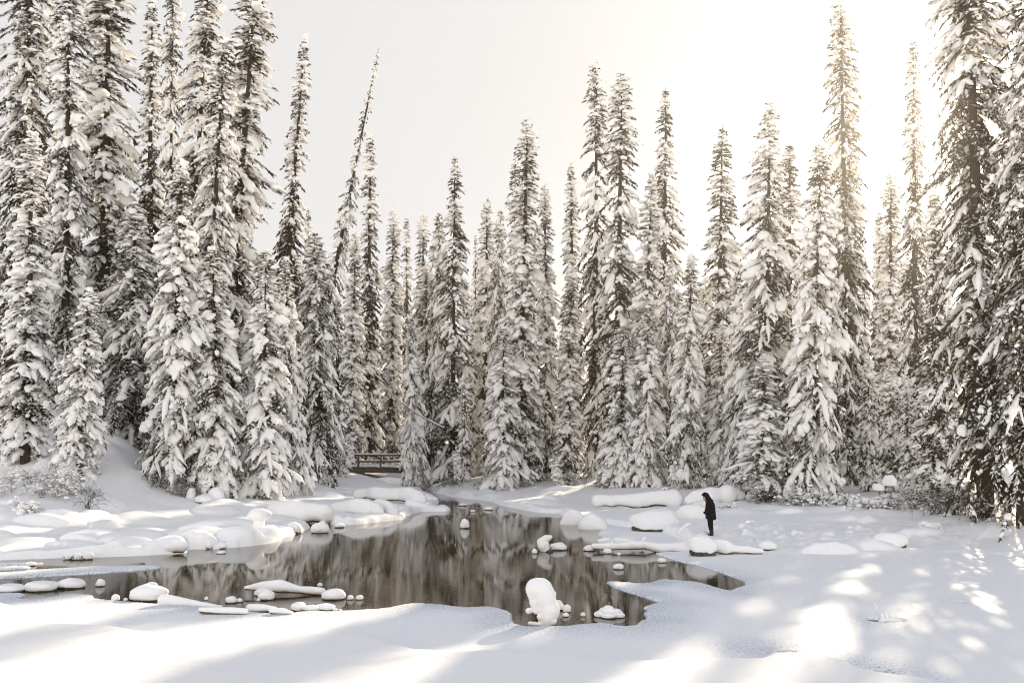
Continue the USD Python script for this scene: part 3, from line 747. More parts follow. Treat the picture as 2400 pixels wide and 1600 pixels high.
# ------------------------------------------------------------------ snow-capped stones, logs and stumps
def lump(rx, ry, h, seed, sub=3, lobes=5, c=0.22, rough=0.10):
    """a soft snow cap standing on z = 0: one main dome with a few merged swellings"""
    rng = np.random.default_rng(seed)
    m = trimesh.creation.icosphere(subdivisions=sub, radius=1.0)
    v = np.array(m.vertices)
    bump = np.zeros(len(v))
    for _ in range(lobes):
        q = rng.normal(size=3); q /= np.linalg.norm(q); q[2] = abs(q[2])
        bump += rng.uniform(-0.12, 0.24) * np.exp(-((v - q) ** 2).sum(1) / 0.22)
    v = v * (1 + bump + rough * 2 * vnoise(v, 2.2, seed, 3))[:, None]
    v[:, 2] = np.maximum(c + (1 - c) * v[:, 2], -0.06)
    return v * [rx, ry, h], np.array(m.faces)


def stone(u, v, w, h, label, seed, cat='rock', group=None, z0=0.0, lobes=4, depth=0.85, rz=0.0, dark=0.05, name='snowy_rock', c=0.22):
    """a snow-capped stone whose waterline centre stands at pixel (u, v)"""
    p = at_z(u, v, z0)
    d = p[1]
    rx, hh = w * d / F / 2, max(h * d / F, 0.03)
    if z0 > 0.05:
        p[2] = min(z0, hz(p[0], p[1]) + 0.02)
    p = p + [0, rx * depth * 0.6, 0]
    t = thing(name, label, cat, p, rz, group)
    big = w > 26
    cap = lump(rx, rx * depth, hh * 0.98, seed, 3 if big else 2, lobes, c)
    cv = cap[0] + [0, 0, dark * min(1, hh / 0.3)]
    part(t, 'snow_cap', (cv, cap[1]), 'snow_cap')
    rk = lump(rx * 0.93, rx * depth * 0.93, hh * 0.6, seed + 1, 2, 3, rough=0.16)
    rv = rk[0].copy()
    rv[:, 2] = np.where(rv[:, 2] < 0, rv[:, 2] * 1.6 - 0.05, rv[:, 2])
    part(t, 'stone', (rv, rk[1]), 'rock')
    return t


def chain(pts, rad, step=0.06, smooth=12, rough=0.08, scale=1.4, seed=0, zs=1.0):
    """hulls of spheres along a line, merged and softened (n x 3 points, radii)"""
    balls = [m3.Manifold.sphere(float(r), 14).scale((1, 1, zs)).translate(tuple(map(float, p))) for p, r in zip(pts, rad)]
    parts_ = [m3.Manifold.batch_hull([a, b]) for a, b in zip(balls[:-1], balls[1:])] if len(balls) > 1 else balls
    man = m3.Manifold.batch_boolean(parts_, m3.OpType.Add)
    return soften(man, step, smooth, rough, scale, seed)


def soften(man, step, smooth=12, rough=0.06, scale=1.4, seed=0):
    man = man.refine_to_length(step)
    me = man.to_mesh()
    tm = trimesh.Trimesh(me.vert_properties[:, :3], me.tri_verts, process=True)
    if smooth:
        trimesh.smoothing.filter_taubin(tm, iterations=smooth)
    v = np.array(tm.vertices)
    if rough:
        v = v + tm.vertex_normals * (rough * 2 * vnoise(v, scale, seed, 3))[:, None]
    return v, np.array(tm.faces)


def log(pxs, label, v_base, z0=0.0, seed=1, snow=1.35, cat='log', group=None, wood='rotten_wood', rough=0.05, name='snowy_log', sag=0.0, bare_end=True):
    """pxs: (u, v of the snow's top edge, v of the bottom edge, extra depth in metres); the snow-covered log lies at the depth of its lowest edge"""
    y0 = at_z(pxs[0][0], v_base, z0)[1]
    P, R = [], []
    for u, vt, vb, dy in pxs:
        a, b = at_y(u, vt, y0 + dy), at_y(u, vb, y0 + dy)
        P.append((a + b) / 2); R.append(max(0.04, (a[2] - b[2]) / 2))
    P, R = np.array(P), np.array(R)
    rg = np.random.default_rng(seed + 500)
    ts = np.linspace(0, len(P) - 1, max(len(P), int(np.linalg.norm(P[-1] - P[0]) / 0.55) + 2))
    P = np.stack([np.interp(ts, np.arange(len(P)), P[:, q]) for q in range(3)], 1)
    R = np.interp(ts, np.arange(len(R)), R) * np.exp(rg.normal(0, 0.13 if R.mean() > 0.2 else 0.22, len(ts)))
    P = P + np.stack([0 * R, rg.normal(0, 0.12, len(R)) * R, rg.normal(0.02, 0.12, len(R)) * R], -1)
    c = P.mean(0); c[2] = P[:, 2].min() - R.max()
    t = thing(name, label, cat, c, 0, group)
    st = max(0.05, float(R.mean()) * 0.28)
    part(t, 'snow_cover', shift(chain(P + [0, 0, 0.02], R, st, 10, max(0.025, 0.16 * float(R.mean())), 1.1 / max(0.2, float(R.mean())) * 0.5, seed, 1.0), c), 'snow_cap')
    lo = P - np.stack([0 * R, 0.0 * R, R * 0.56], -1)
    part(t, 'trunk', shift(chain(lo, R * 0.5, st * 1.6, 3, 0.02, 3.0, seed), c), wood)
    return t


W_ = 'capped rocks in the pond'
STONES = [
    (10, 1388, 76, 15, 'long low snow-capped rock touching the left picture edge in the water'),
    (87, 1386, 68, 19, 'snow-capped rock with a pinched knob on top, near the left picture edge'),
    (158, 1379, 64, 18, 'smooth whale-shaped snow-capped rock, right of the one with a pinched knob'),
    (232, 1374, 21, 14, 'small curled snow lump alone in the water right of the whale-shaped rock'),
    (349, 1381, 26, 14, 'round snow-capped stone just behind the largest rock of the near shore'),
    (268, 1408, 19, 13, 'ball-shaped snow-capped stone close to the near ice edge, left of the largest near-shore rock'),
    (293, 1408, 10, 6, 'tiny snow crumb touching the left side of the largest near-shore rock'),
    (338, 1408, 84, 28, 'largest broad snow-capped rock of the near shore, in front of a round stone'),
    (482, 1406, 9, 7, 'tiny snow-topped pebble alone behind the tapering near-shore log'),
    (540, 1413, 25, 13, 'rounded snow-capped stone with a smaller companion before the long snow ridge'),
    (560, 1411, 13, 8, 'small companion stone right of the rounded one before the long snow ridge'),
    (618, 1396, 48, 15, 'lumpy snow-capped rock in front of the long snow ridge in the pond'),
    (622, 1406, 36, 18, 'bumpy double snow-capped rock standing out lowest before the long snow ridge'),
    (605, 1408, 8, 5, 'snow crumb left of the bumpy double rock'),
    (487, 1286, 24, 15, 'egg-like snow-capped stone at the left bank, right of the thick log end'),
    (520, 1285, 17, 8, 'flat-bottomed snow-capped pebble next to the egg-like stone at the left bank'),
    (516, 1297, 22, 5, 'thin floating snow disc in front of the egg-like stone'),
    (158, 1311, 16, 12, 'sunlit snow knob on the left channel, first of a small cluster'),
    (179, 1312, 16, 14, 'pointed sunlit snow knob in the middle of the small left-channel cluster'),
    (203, 1311, 23, 14, 'sunlit snow-capped stone at the right of the small left-channel cluster'),
    (68, 1326, 26, 8, 'low lit snow hump on the thin ice strip of the left channel'),
    (748, 1249, 42, 20, 'oval snow-capped rock mirrored in the water below the big overhanging log'),
    (685, 1250, 40, 24, 'half-round snow-capped rock joined to the bank, left of the oval one'),
    (755, 1230, 18, 9, 'small snow-capped stone behind the oval rock'),
    (794, 1236, 25, 9, 'little snow-capped stone right of the oval rock'),
    (779, 1405, 56, 19, 'snow-capped rock trailing off the right end of the long snow ridge'),
    (820, 1405, 14, 9, 'first of two small beads beyond the right end of the long snow ridge'),
    (842, 1405, 17, 9, 'second, outer of two small beads beyond the right end of the long snow ridge'),
    (749, 1374, 12, 7, 'lone snow dot behind the long snow ridge'),
    (697, 1431, 36, 16, 'square-shouldered snow-capped rock at the near ice edge, before the ridge'),
    (728, 1432, 40, 11, 'flat snow-capped rock between square-shouldered rock and a long thin one'),
    (757, 1430, 52, 12, 'long thin snow-capped rock by the near ice edge'),
    (785, 1431, 13, 5, 'small snow crumb off the right tip of the long thin rock'),
    (798, 1431, 8, 4, 'smallest snow crumb near the near ice edge'),
    (1089, 1238, 22, 20, 'cone-shaped snow-capped stone alone in mid pond'),
    (1084, 1185, 20, 5, 'flat snow pad in the narrow far channel'),
    (1107, 1199, 11, 4, 'tiny snow pad right of the flat pad in the far channel'),
    (1145, 1195, 22, 6, 'snow pad near the far right bank of the channel'),
    (1253, 1297, 13, 9, 'small round stone left of the leaning snow horn'),
    (1311, 1289, 36, 14, 'snow-capped rock right of the leaning snow horn'),
    (1383, 1291, 29, 12, 'rounded snow-capped rock off the left tip of the long thin log on the right'),
    (1425, 1297, 19, 10, 'small snow-capped stone in front of the long thin log on the right'),
    (1451, 1301, 9, 5, 'snow dot in front of the long thin log on the right'),
    (1450, 1334, 24, 11, 'dome-shaped snow-capped stone in the right half of the pond'),
    (1552, 1318, 21, 9, 'snow-capped stone near the dark right arm of the pond'),
    (1309, 1418, 17, 10, 'upper bead of the little rock cluster right of the snow tower'),
    (1315, 1430, 17, 14, 'mushroom-like stone in the little cluster right of the snow tower'),
    (1329, 1435, 18, 15, 'horned snow-capped stone of the little cluster right of the snow tower'),
    (1327, 1445, 13, 8, 'nearest bead of the little cluster right of the snow tower'),
    (1367, 1444, 12, 8, 'single snow bead between the cluster and the snowy rock pile'),
]
for k, (u, v, w, h, lb) in enumerate(STONES):
    stone(u, v, w, h, lb, 300 + 7 * k, group=W_, depth=0.75 if w > 40 else 0.9)

# pile of boulders, one thing with several snow-capped stones
p0 = at_z(1427, 1447)
t = thing('rock_pile', 'low pile of several snow-covered boulders by the near right ice edge', 'rocks', p0)
for k, (dx, dy, rx, h) in enumerate(q_ * 0.5 for q_ in np.array([(-0.42, 0.3, 0.26, 0.22), (0.0, 0.0, 0.36, 0.20), (0.48, 0.15, 0.30, 0.20), (0.05, 0.55, 0.36, 0.42), (-0.15, 0.75, 0.30, 0.30), (0.4, 0.6, 0.34, 0.28)])):
    v, f = lump(rx, rx * 0.9, h, 700 + k, 3, 3)
    part(t, 'boulder', (v + [dx, dy, 0.02], f), 'snow_cap')
v, f = lump(0.36, 0.25, 0.07, 720, 2, 3, rough=0.15)
part(t, 'stone', (v + [0, 0.17, -0.03], f), 'rock')

# rocks and mounds on the banks
BANK = [
    (174, 1282, 90, 31, 'smooth pillow-like snow-covered boulder on the left bank near the water'),
    (1344, 1222, 60, 52, 'overhanging snow-covered boulder at the waterline of the right bank'),
    (1392, 1232, 70, 46, 'snow-covered boulder with melted hollow, right of the overhanging one'),
    (1540, 1240, 110, 44, 'broad snow-covered boulder with ragged icy foot, left of the person'),
    (1635, 1228, 80, 42, 'snow-covered boulder with a dark hollow right behind the person'),
    (1650, 1300, 64, 40, 'snow-capped rock bulging over the right end of the long thin log'),
    (1615, 1258, 46, 26, 'trampled snow lump just left of the person'),
    (1800, 1291, 40, 18, 'rounded snow lump with dark gap below, right of the bulging rock'),
    (2090, 1287, 74, 34, 'icy-fringed snow boulder on the right shore, alone before the tracks'),
]
for k, (u, v, w, h, lb) in enumerate(BANK):
    stone(u, v, w, h, lb, 900 + 11 * k, cat='boulder', group='snow-covered boulders on the banks', z0=0.10 if v > 1250 else 0.16, depth=0.7, dark=0.06, name='snowy_boulder', lobes=8, c=0.36)
pm = at_z(604, 1250, 0.22)
pm[2] = hz(pm[0], pm[1])
t = thing('snow_mushroom', 'mushroom-shaped snow cap on a snowy stalk at the left bank', 'snow cap', pm)
s_ = pm[1] / F
v, f = lump(24 * s_, 20 * s_, 26 * s_, 871, 3, 3, 0.4)
part(t, 'snow_cap', (v + [0, 0, 20 * s_], f), 'snow_cap')
part(t, 'stalk', chain(np.array([[0, 0, -4], [2, 0, 10], [1, 0, 26]]) * [s_, 1, s_], np.array([15, 12, 14]) * s_, 0.08, 5, 0.02, 3.0, 6), 'snow_cap')

LOGS = [
    ([(290, 1290, 1297, 0.3), (340, 1283, 1297, 0.15), (400, 1271, 1296, 0), (428, 1270, 1297, -0.05)], 'tapering snow log with frost-fringed thick end at the left water edge', 1297, 0.0),
    ([(150, 1301, 1309, 0), (185, 1296, 1308, 0), (215, 1297, 1308, 0)], 'knobbly lit snow ridge on the edge of the left channel', 1309, 0.0),
    ([(640, 1176, 1212, 1.5), (700, 1174, 1222, 0.6), (750, 1182, 1224, 0.1), (770, 1188, 1219, 0)], 'thick overhanging snow-covered log reaching towards the oval rock', 1228, 0.0),
    ([(785, 1178, 1206, 1.6), (830, 1170, 1208, 0.6), (875, 1172, 1209, 0.2), (890, 1186, 1212, 0)], 'snow-covered log with dark undercut in the middle of the left bank', 1216, 0.0),
    ([(860, 1182, 1196, 0.6), (900, 1164, 1192, 0.6), (915, 1180, 1208, 0.1), (925, 1188, 1212, 0)], 'lumpy snow-covered root end behind the undercut log', 1214, 0.0),
    ([(840, 1146, 1168, 2.0), (900, 1142, 1172, 1.0), (960, 1146, 1180, 0.4), (985, 1160, 1190, 0)], 'long snow-covered log ending at the narrow channel', 1192, 0.0),
    ([(960, 1168, 1192, 0.4), (990, 1178, 1194, 0.2), (1020, 1189, 1196, 0), (1052, 1190, 1196, 0)], 'slim snow-covered log tip poking furthest into the channel', 1197, 0.0),
    ([(988, 1162, 1178, 0.5), (1008, 1160, 1176, 0), (1020, 1166, 1178, 0)], 'twin snow-covered rocks rounding the bank tip at the narrow channel', 1178, 0.0),
    ([(840, 1128, 1146, 0.8), (900, 1120, 1142, 0.3), (935, 1118, 1138, 0)], 'snow-covered log below the footbridge catching a sun glint', 1140, 0.5),
    ([(505, 1248, 1264, 0.5), (560, 1242, 1265, 0.4), (592, 1246, 1266, 0.3)], 'rounded snow-covered log end right of the big arched drift', 1272, 0.1),
    ([(1392, 1272, 1289, 0), (1450, 1271, 1291, 0), (1510, 1266, 1292, 0), (1580, 1270, 1295, 0), (1640, 1268, 1298, 0)], 'long thin snow-covered log lying along the water on the right', 1293, 0.0),
    ([(1680, 1262, 1297, 0.1), (1720, 1278, 1298, 0), (1785, 1286, 1298, 0)], 'right stub of the long log, beyond the bulging snow-capped rock', 1299, 0.05),
    ([(1400, 1162, 1184, 0), (1450, 1157, 1186, 0), (1520, 1152, 1187, 0), (1580, 1150, 1187, 0)], 'large snow-covered log with cut end left of the person', 1186, 0.40),
    ([(1616, 1158, 1186, 0.3), (1650, 1146, 1182, 0.3), (1700, 1143, 1176, 0.6), (1735, 1146, 1172, 0.8)], 'large snow-covered log right behind the person', 1186, 0.45),
    ([(576, 1372, 1384, 0), (620, 1362, 1384, 0), (655, 1362, 1386, 0), (700, 1372, 1390, 0), (755, 1378, 1393, 0)], 'long snow ridge over a sunken log in the near left pond', 1394, 0.0),
    ([(384, 1398, 1418, 0.15), (420, 1398, 1420, 0.1), (470, 1410, 1426, 0.05), (518, 1419, 1428, 0)], 'tapering snow-covered log at the near ice edge', 1424, 0.0),
    ([(470, 1422, 1438, 0), (520, 1422, 1440, 0), (575, 1422, 1442, 0)], 'low snow-covered log on the near ice edge, behind a flat drift', 1441, 0.03),
    ([(585, 1418, 1434, 0.2), (615, 1417, 1436, 0.2), (645, 1420, 1434, 0.2)], 'short plump snow-covered log at the near ice edge', 1437, 0.02),
    ([(635, 1426, 1439, 0), (660, 1427, 1440, 0), (685, 1434, 1440, 0)], 'snow crumbs frozen together at the near ice edge', 1441, 0.02),
    ([(1405, 1262, 1274, 0), (1424, 1257, 1275, 0)], 'first snow knob behind the left end of the long thin log', 1276, 0.0),
    ([(1445, 1261, 1275, 0), (1470, 1262, 1275, 0), (1490, 1268, 1276, 0)], 'low snow ridge behind the long thin log', 1277, 0.02),
    ([(1505, 1270, 1284, 0), (1512, 1258, 1266, 0)], 'upright snow finger behind the long thin log', 1284, 0.06),
]
for k, (pxs, lb, vb, z0) in enumerate(LOGS):
    log(pxs, lb, vb, z0, 40 + k, group='snow-covered logs')

# leaning snow horn
p0 = at_z(1278, 1292)
s_ = p0[1] / F
t = thing('snow_horn', 'leaning horn-shaped snow lump on a stone in mid pond', 'snow lump', p0)
part(t, 'snow_cap', chain(np.array([[0.05, 0, 4], [-4, 0, 14], [-10, 0, 22], [2, 0, 28], [13, 0, 33]]) * [s_, 1, s_], np.array([11, 14, 9, 9, 4]) * s_, 0.05, 8, 0.02, 3.0, 4), 'snow_cap')
v, f = lump(13 * s_, 11 * s_, 9 * s_, 44, 2, 3)
part(t, 'stone', (v + [0.05, 0, -0.02], f), 'rock')

# stump with a tower of snow
p0 = at_z(1268, 1468)
s_ = p0[1] / F
t = thing('snow_tower_stump', 'rotten stump carrying a tall leaning tower of snow, at the near ice edge', 'stump', p0 + [0, 0.3, 0])


def px3(L_):
    return np.array([[(u - 1268) * s_, dy, (1467 - v) * s_] for u, v, dy, r in L_]), np.array([r * s_ for *_, r in L_])


P, R = px3([(1258, 1388, 0, 25), (1270, 1391, 0, 27), (1276, 1408, 0, 28), (1280, 1424, 0.02, 27), (1286, 1436, 0, 27), (1284, 1450, -0.02, 23), (1282, 1462, -0.02, 20)])
fill = px3([(1258, 1402, 0, 20), (1262, 1414, 0, 21), (1270, 1426, 0, 22)])
tower = [m3.Manifold.batch_hull([m3.Manifold.sphere(float(a_), 20).translate(tuple(map(float, p_))), m3.Manifold.sphere(float(b_), 20).translate(tuple(map(float, q_)))]) for p_, q_, a_, b_ in zip(P[:-1], P[1:], R[:-1], R[1:])]
for p_, a_ in zip(*fill):
    tower.append(m3.Manifold.sphere(float(a_), 18).translate(tuple(map(float, p_))))
for (u, v_, dy, r) in [(1250, 1400, -0.05, 13), (1297, 1400, 0, 8), (1294, 1416, -0.04, 11), (1264, 1424, -0.08, 11), (1276, 1432, -0.1, 11), (1302, 1436, 0, 10), (1268, 1448, -0.12, 9), (1294, 1458, -0.1, 12), (1250, 1410, -0.06, 9), (1258, 1436, -0.08, 8)]:
    q, rr = px3([(u, v_, dy, r)])
    tower.append(m3.Manifold.sphere(float(rr[0]), 16).translate(tuple(map(float, q[0]))))
part(t, 'snow_tower', soften(m3.Manifold.batch_boolean(tower, m3.OpType.Add), 0.022, 12, 0.013, 6.0, 3), 'snow_cap')
P, R = px3([(1240, 1437, -0.02, 7), (1254, 1434, 0, 6)])
part(t, 'snow_lump', chain(P, R, 0.02, 5, 0.008, 8, 5), 'snow_cap')
P, R = px3([(1243, 1464, -0.08, 5), (1265, 1465, -0.12, 5), (1290, 1466, -0.1, 5)])
part(t, 'ice_foot', chain(P, R, 0.025, 5, 0.015, 8, 6), 'snow_cap')
for pl in ([(1252, 1470, 0.05, 6), (1254, 1450, 0.05, 5), (1250, 1438, 0.02, 4)], [(1262, 1470, 0.1, 6), (1263, 1446, 0.1, 5), (1262, 1430, 0.1, 4)], [(1274, 1470, 0.0, 7), (1276, 1450, 0.05, 8)]):
    P, R = px3(pl)
    part(t, 'wood_splinter', chain(P, R, 0.03, 2, 0.02, 9, 7), 'rotten_wood')

# snow mushrooms on stumps in the shade of the right-hand wood, and by the banks
for k, (u, v, w, h, d, lb) in enumerate([
    (2085, 1136, 32, 27, 47.5, 'large pale snow cap above the snow-laden shrubs on the right'),
    (2059, 1148, 26, 17, 47.5, 'smaller pale snow cap left of the large one above the right shrubs'),
    (952, 1064, 24, 18, 84, 'snow cap above the far handrail of the footbridge'),
    (1082, 1126, 22, 22, 79, 'round snow cap on the far bank above the channel'),
    (1250, 958, 30, 26, 79, 'snow dollop hanging beside a conifer at the clearing'),
    (447, 1172, 20, 26, 50, 'cone-shaped snow-covered stump below the arching frosted brush'),
    (505, 1172, 40, 34, 49.5, 'snow-covered broken stump with pitted face on the left bank'),
    (480, 1174, 44, 18, 49, 'rounded snow heap between cone-shaped and broken stump')]):
    p = at_y(u, v, d)
    g = hz(p[0], d)
    rx, hh = w * d / F / 2, h * d / F
    t = thing('snow_capped_stump', lb, 'stump', (p[0], d, g), 0, 'snow-capped stumps')
    zb = max(p[2] - g, 0.0)
    part(t, 'stump', tubes(np.array([[[0, 0, -0.3], [0.02, 0, (zb + 0.1) * 0.5], [0, 0, zb + hh * 0.4]]]), np.full((1, 3), min(0.12, rx * 0.4)), 8), 'bark_snowy')
    cv, cf = lump(rx, rx * 0.9, hh * 0.9, 1300 + k, 3, 4)
    part(t, 'snow_cap', (cv + [0, 0, zb], cf), 'snow_cap')

# ------------------------------------------------------------------ shrubs
def twigs(seed, n, h, spread, sub=9, subsub=5, arch=0.5, r0=0.02, thin=1.0, lean=(0, 0), jitter=1.0):
    rng = np.random.default_rng(seed)
    mb = MB()
    tips = []

    def strands(b, d, L, r, k, ar):
        s = np.linspace(0, 1, k)[None, :, None]
        P = b[:, None] + d[:, None] * L[:, None, None] * s
        wob = rng.normal(0, 0.06, (len(b), k, 3)) * L[:, None, None] * s
        P = P + wob
        P[..., 2] -= ar[:, None] * L[:, None] * s[..., 0] ** 2
        mb.add(*tubes(P, r[:, None] * np.linspace(1, 0.35, k)[None]))
        return P

    def pick(P, m):
        i = np.repeat(np.arange(len(P)), m)
        k = np.minimum(rng.integers(1, max(2, P.shape[1] - 1), len(i)) + rng.random(len(i)), P.shape[1] - 1.001)
        a = k.astype(int); fr_ = (k - a)[:, None]
        return i, P[i, a] * (1 - fr_) + P[i, a + 1] * fr_, P[i, a + 1] - P[i, a]

    az = rng.uniform(0, 2 * np.pi, n)
    tilt = rng.uniform(0.1, 1.0, n) * spread
    d = np.stack([np.cos(az) * tilt + lean[0], np.sin(az) * tilt + lean[1], np.ones(n)], -1)
    d /= np.linalg.norm(d, axis=1, keepdims=True)
    b = np.stack([rng.normal(0, 0.18, n), rng.normal(0, 0.18, n), np.full(n, -0.12)], -1) * h / 2
    P1 = strands(b, d, h * rng.uniform(0.65, 1.1, n), np.full(n, r0), 6, np.full(n, arch))
    for m, f_, rr, ar in ((sub, 0.38, 0.6, arch * 0.6), (subsub, 0.18, 0.42, arch * 0.5)):
        i, b, T = pick(P1, m)
        T = T / (np.linalg.norm(T, axis=1, keepdims=True) + 1e-9) + rng.normal(0, 0.65 * jitter, T.shape)
        T /= np.linalg.norm(T, axis=1, keepdims=True)
        P1 = strands(b, T, h * f_ * rng.uniform(0.5, 1.2, len(b)), np.full(len(b), r0 * rr * thin), 3, np.full(len(b), ar))
        tips.append(P1[:, 1:].reshape(-1, 3))
    return mb.get(), np.vstack(tips)


def shrub(u, d, wpx, hpx, label, seed, mat='bare_twigs', n=14, snow=0.0, sr=0.05, arch=0.4, sub=9, subsub=5, r0=0.018, lean=(0, 0), name='frosted_shrub', cat='shrub', group='shrubs on the banks', spread=None):
    z = 1.0
    for _ in range(4):
        x = (u - 1200) / F * (d * CT + (z - EYE) * ST)
        z = hz(x, d)
    h = hpx * d / F
    if mat == 'needles_frosty':
        subsub, r0 = max(3, subsub - 2), r0 * 1.5
    t = thing(name, label, cat, (x, d, z), 0, group)
    (v, f), tips = twigs(seed, n, h * 1.15, spread or min(1.6, 0.75 * wpx / hpx), sub, subsub, arch, r0, lean=lean)
    hv = np.repeat(np.random.default_rng(seed + 9).random(len(v) // 3 + 1), 3)[:len(v)]
    hoar(part(t, 'twigs', (v, f), mat, smooth=False), hv)
    if snow:
        rng = np.random.default_rng(seed + 1)
        tp = tips[rng.random(len(tips)) < snow * 0.8]
        mb = MB()
        q = rng.random(len(tp)) < 0.92
        for lv, ss in ((0, q), (1, ~q)):
            r = sr * rng.uniform(0.5, 1.4, ss.sum()) * (1 if lv == 0 else 1.9)
            blobs(mb, tp[ss] + [0, 0, 0.01], np.repeat(np.eye(3)[None], ss.sum(), 0), np.stack([r * 1.2, r * 1.2, r * 0.85], -1), lv, rng)
        part(t, 'snow_load', mb.get(), 'snow_load', kind='stuff')
    return t


shrub(138, 44.5, 110, 118, 'hoarfrosted white bush with drooping dense twigs below the ball-capped little conifer', 11, 'hoarfrost', 9, 0.75, 0.085, 0.62, 8, 5, 0.045)
shrub(205, 43.0, 110, 62, 'dark leafless shrub fanning right below the white hoarfrosted bush', 12, 'bare_twigs', 11, 0.03, 0.03, 0.2, 5, 3, 0.014)
shrub(95, 43.5, 60, 40, 'thin dark twigs sticking out left of the leafless fan', 13, 'bare_twigs', 8, 0.05, 0.03, 0.2, 5, 3, 0.012)
shrub(28, 45.0, 80, 80, 'frost-grey shrub at the left picture edge', 14, 'hoarfrost', 8, 0.4, 0.05, 0.5, 7, 5, 0.026)
shrub(75, 46.5, 70, 60, 'frosted brush between left-edge conifer and the white bush', 15, 'needles_frosty', 8, 0.25, 0.04, 0.4, 7, 5, 0.016)
shrub(50, 41.0, 105, 42, 'low shrub buried under rounded snow pads at the left picture edge', 16, 'needles_frosty', 16, 0.75, 0.10, 0.5, 7, 4, 0.02, spread=1.6)
shrub(375, 50.5, 70, 60, 'frosty brush at the lower end of the bare snow slope', 17, 'needles_frosty', 16, 0.2, 0.03, 0.5, 9, 6, 0.016)
shrub(440, 50.5, 80, 50, 'tangled frosted twigs under the conifer with huge snow pads', 18, 'needles_frosty', 14, 0.15, 0.03, 0.5, 9, 6, 0.014)
shrub(500, 51.0, 120, 56, 'arching hoarfrosted brush behind the snow-covered stumps', 19, 'hoarfrost', 12, 0.25, 0.035, 0.7, 8, 6, 0.024, lean=(0.3, 0))
shrub(620, 53.2, 70, 30, 'low frosted twigs at the foot of the water-side corner conifer', 20, 'needles_frosty', 12, 0.2, 0.035, 0.5, 8, 5, 0.016)
shrub(1800, 52.5, 120, 62, 'dark tangled brush under the bell-shaped conifer right of the person', 21, 'bare_twigs', 22, 0.10, 0.035, 0.5, 10, 6, 0.014)
shrub(1860, 50.5, 90, 52, 'brush with snow-loaded twigs at the foot of the massive white-skirted conifer', 22, 'needles_frosty', 16, 0.5, 0.05, 0.5, 8, 5, 0.018)
shrub(1915, 49.0, 95, 60, 'shrub weighed down by bright snow, right of the dark tangled brush', 23, 'needles_frosty', 16, 0.7, 0.075, 0.5, 8, 5, 0.02)
shrub(1985, 48.0, 80, 40, 'low snow-laden shrub right of the bright weighed-down one', 24, 'needles_frosty', 14, 0.6, 0.06, 0.5, 8, 5, 0.018)
shrub(2035, 45.5, 90, 44, 'snow-laden shrub below the smaller pale snow cap', 25, 'needles_frosty', 16, 0.7, 0.075, 0.5, 8, 5, 0.018)
shrub(2090, 45.0, 80, 50, 'snow-laden shrub below the large pale snow cap', 26, 'needles_frosty', 16, 0.6, 0.065, 0.5, 8, 5, 0.018)
shrub(2140, 43.5, 80, 64, 'frosted twiggy bush at the left end of the dark thicket', 27, 'needles_frosty', 18, 0.3, 0.04, 0.35, 9, 6, 0.014)
shrub(2195, 41.5, 95, 78, 'dark leafless bush with snow flecks, left part of the thicket', 28, 'bare_twigs', 22, 0.14, 0.04, 0.3, 9, 6, 0.013)
shrub(2250, 40.0, 95, 84, 'dark leafless bush in the middle of the thicket', 29, 'bare_twigs', 22, 0.12, 0.04, 0.3, 9, 6, 0.013)
shrub(2305, 37.8, 80, 70, 'dark leafless bush against the bare trunk at the right', 30, 'bare_twigs', 18, 0.08, 0.035, 0.3, 9, 6, 0.012)
shrub(2360, 36.2, 110, 26, 'thin fallen twigs on the snow at the right picture edge', 31, 'bare_twigs', 10, 0.03, 0.03, 0.4, 5, 3, 0.010, spread=1.8)
shrub(2172, 38.0, 50, 26, 'snow-laden broken branch lying before the thicket', 32, 'needles_frosty', 10, 0.8, 0.085, 0.5, 6, 3, 0.02, lean=(0.8, 0), cat='branch', name='snowy_branch')
shrub(1745, 54.5, 70, 62, 'sparse bare saplings right behind the person', 33, 'bare_twigs', 7, 0.04, 0.03, 0.15, 4, 2, 0.013, lean=(-0.2, 0))
shrub(1712, 50.5, 46, 26, 'frost-fringed drooping broken bush just right of the person', 34, 'needles_frosty', 14, 0.45, 0.05, 0.9, 7, 4, 0.014)
shrub(1690, 50.0, 60, 28, 'bent dark grass-like twigs arching behind the person', 35, 'bare_twigs', 5, 0.0, 0.03, 0.75, 3, 1, 0.012, lean=(0.7, 0))
shrub(1375, 71.0, 40, 70, 'thin leafless saplings on the far bank clearing', 36, 'bare_twigs', 8, 0.03, 0.03, 0.1, 5, 3, 0.014, spread=0.25)
shrub(1330, 73.0, 60, 44, 'brush at the foot of the far bank clearing', 37, 'needles_frosty', 14, 0.25, 0.05, 0.4, 9, 5, 0.016)
shrub(985, 79.5, 110, 56, 'hoary brush hanging over the far channel bank', 38, 'needles_frosty', 22, 0.15, 0.04, 0.7, 10, 6, 0.018)
shrub(1060, 78.0, 80, 40, 'frosted brush on the far bank beside the ball-headed sapling', 39, 'needles_frosty', 16, 0.15, 0.04, 0.6, 9, 6, 0.018)
shrub(1140, 76.0, 90, 40, 'frosted brush along the far bank below white conifers', 40, 'needles_frosty', 16, 0.2, 0.04, 0.6, 9, 6, 0.018)
shrub(1420, 69.0, 60, 34, 'dim frosted twigs beneath the bank conifers left of the big cut log', 41, 'needles_frosty', 14, 0.2, 0.04, 0.5, 9, 6, 0.016)
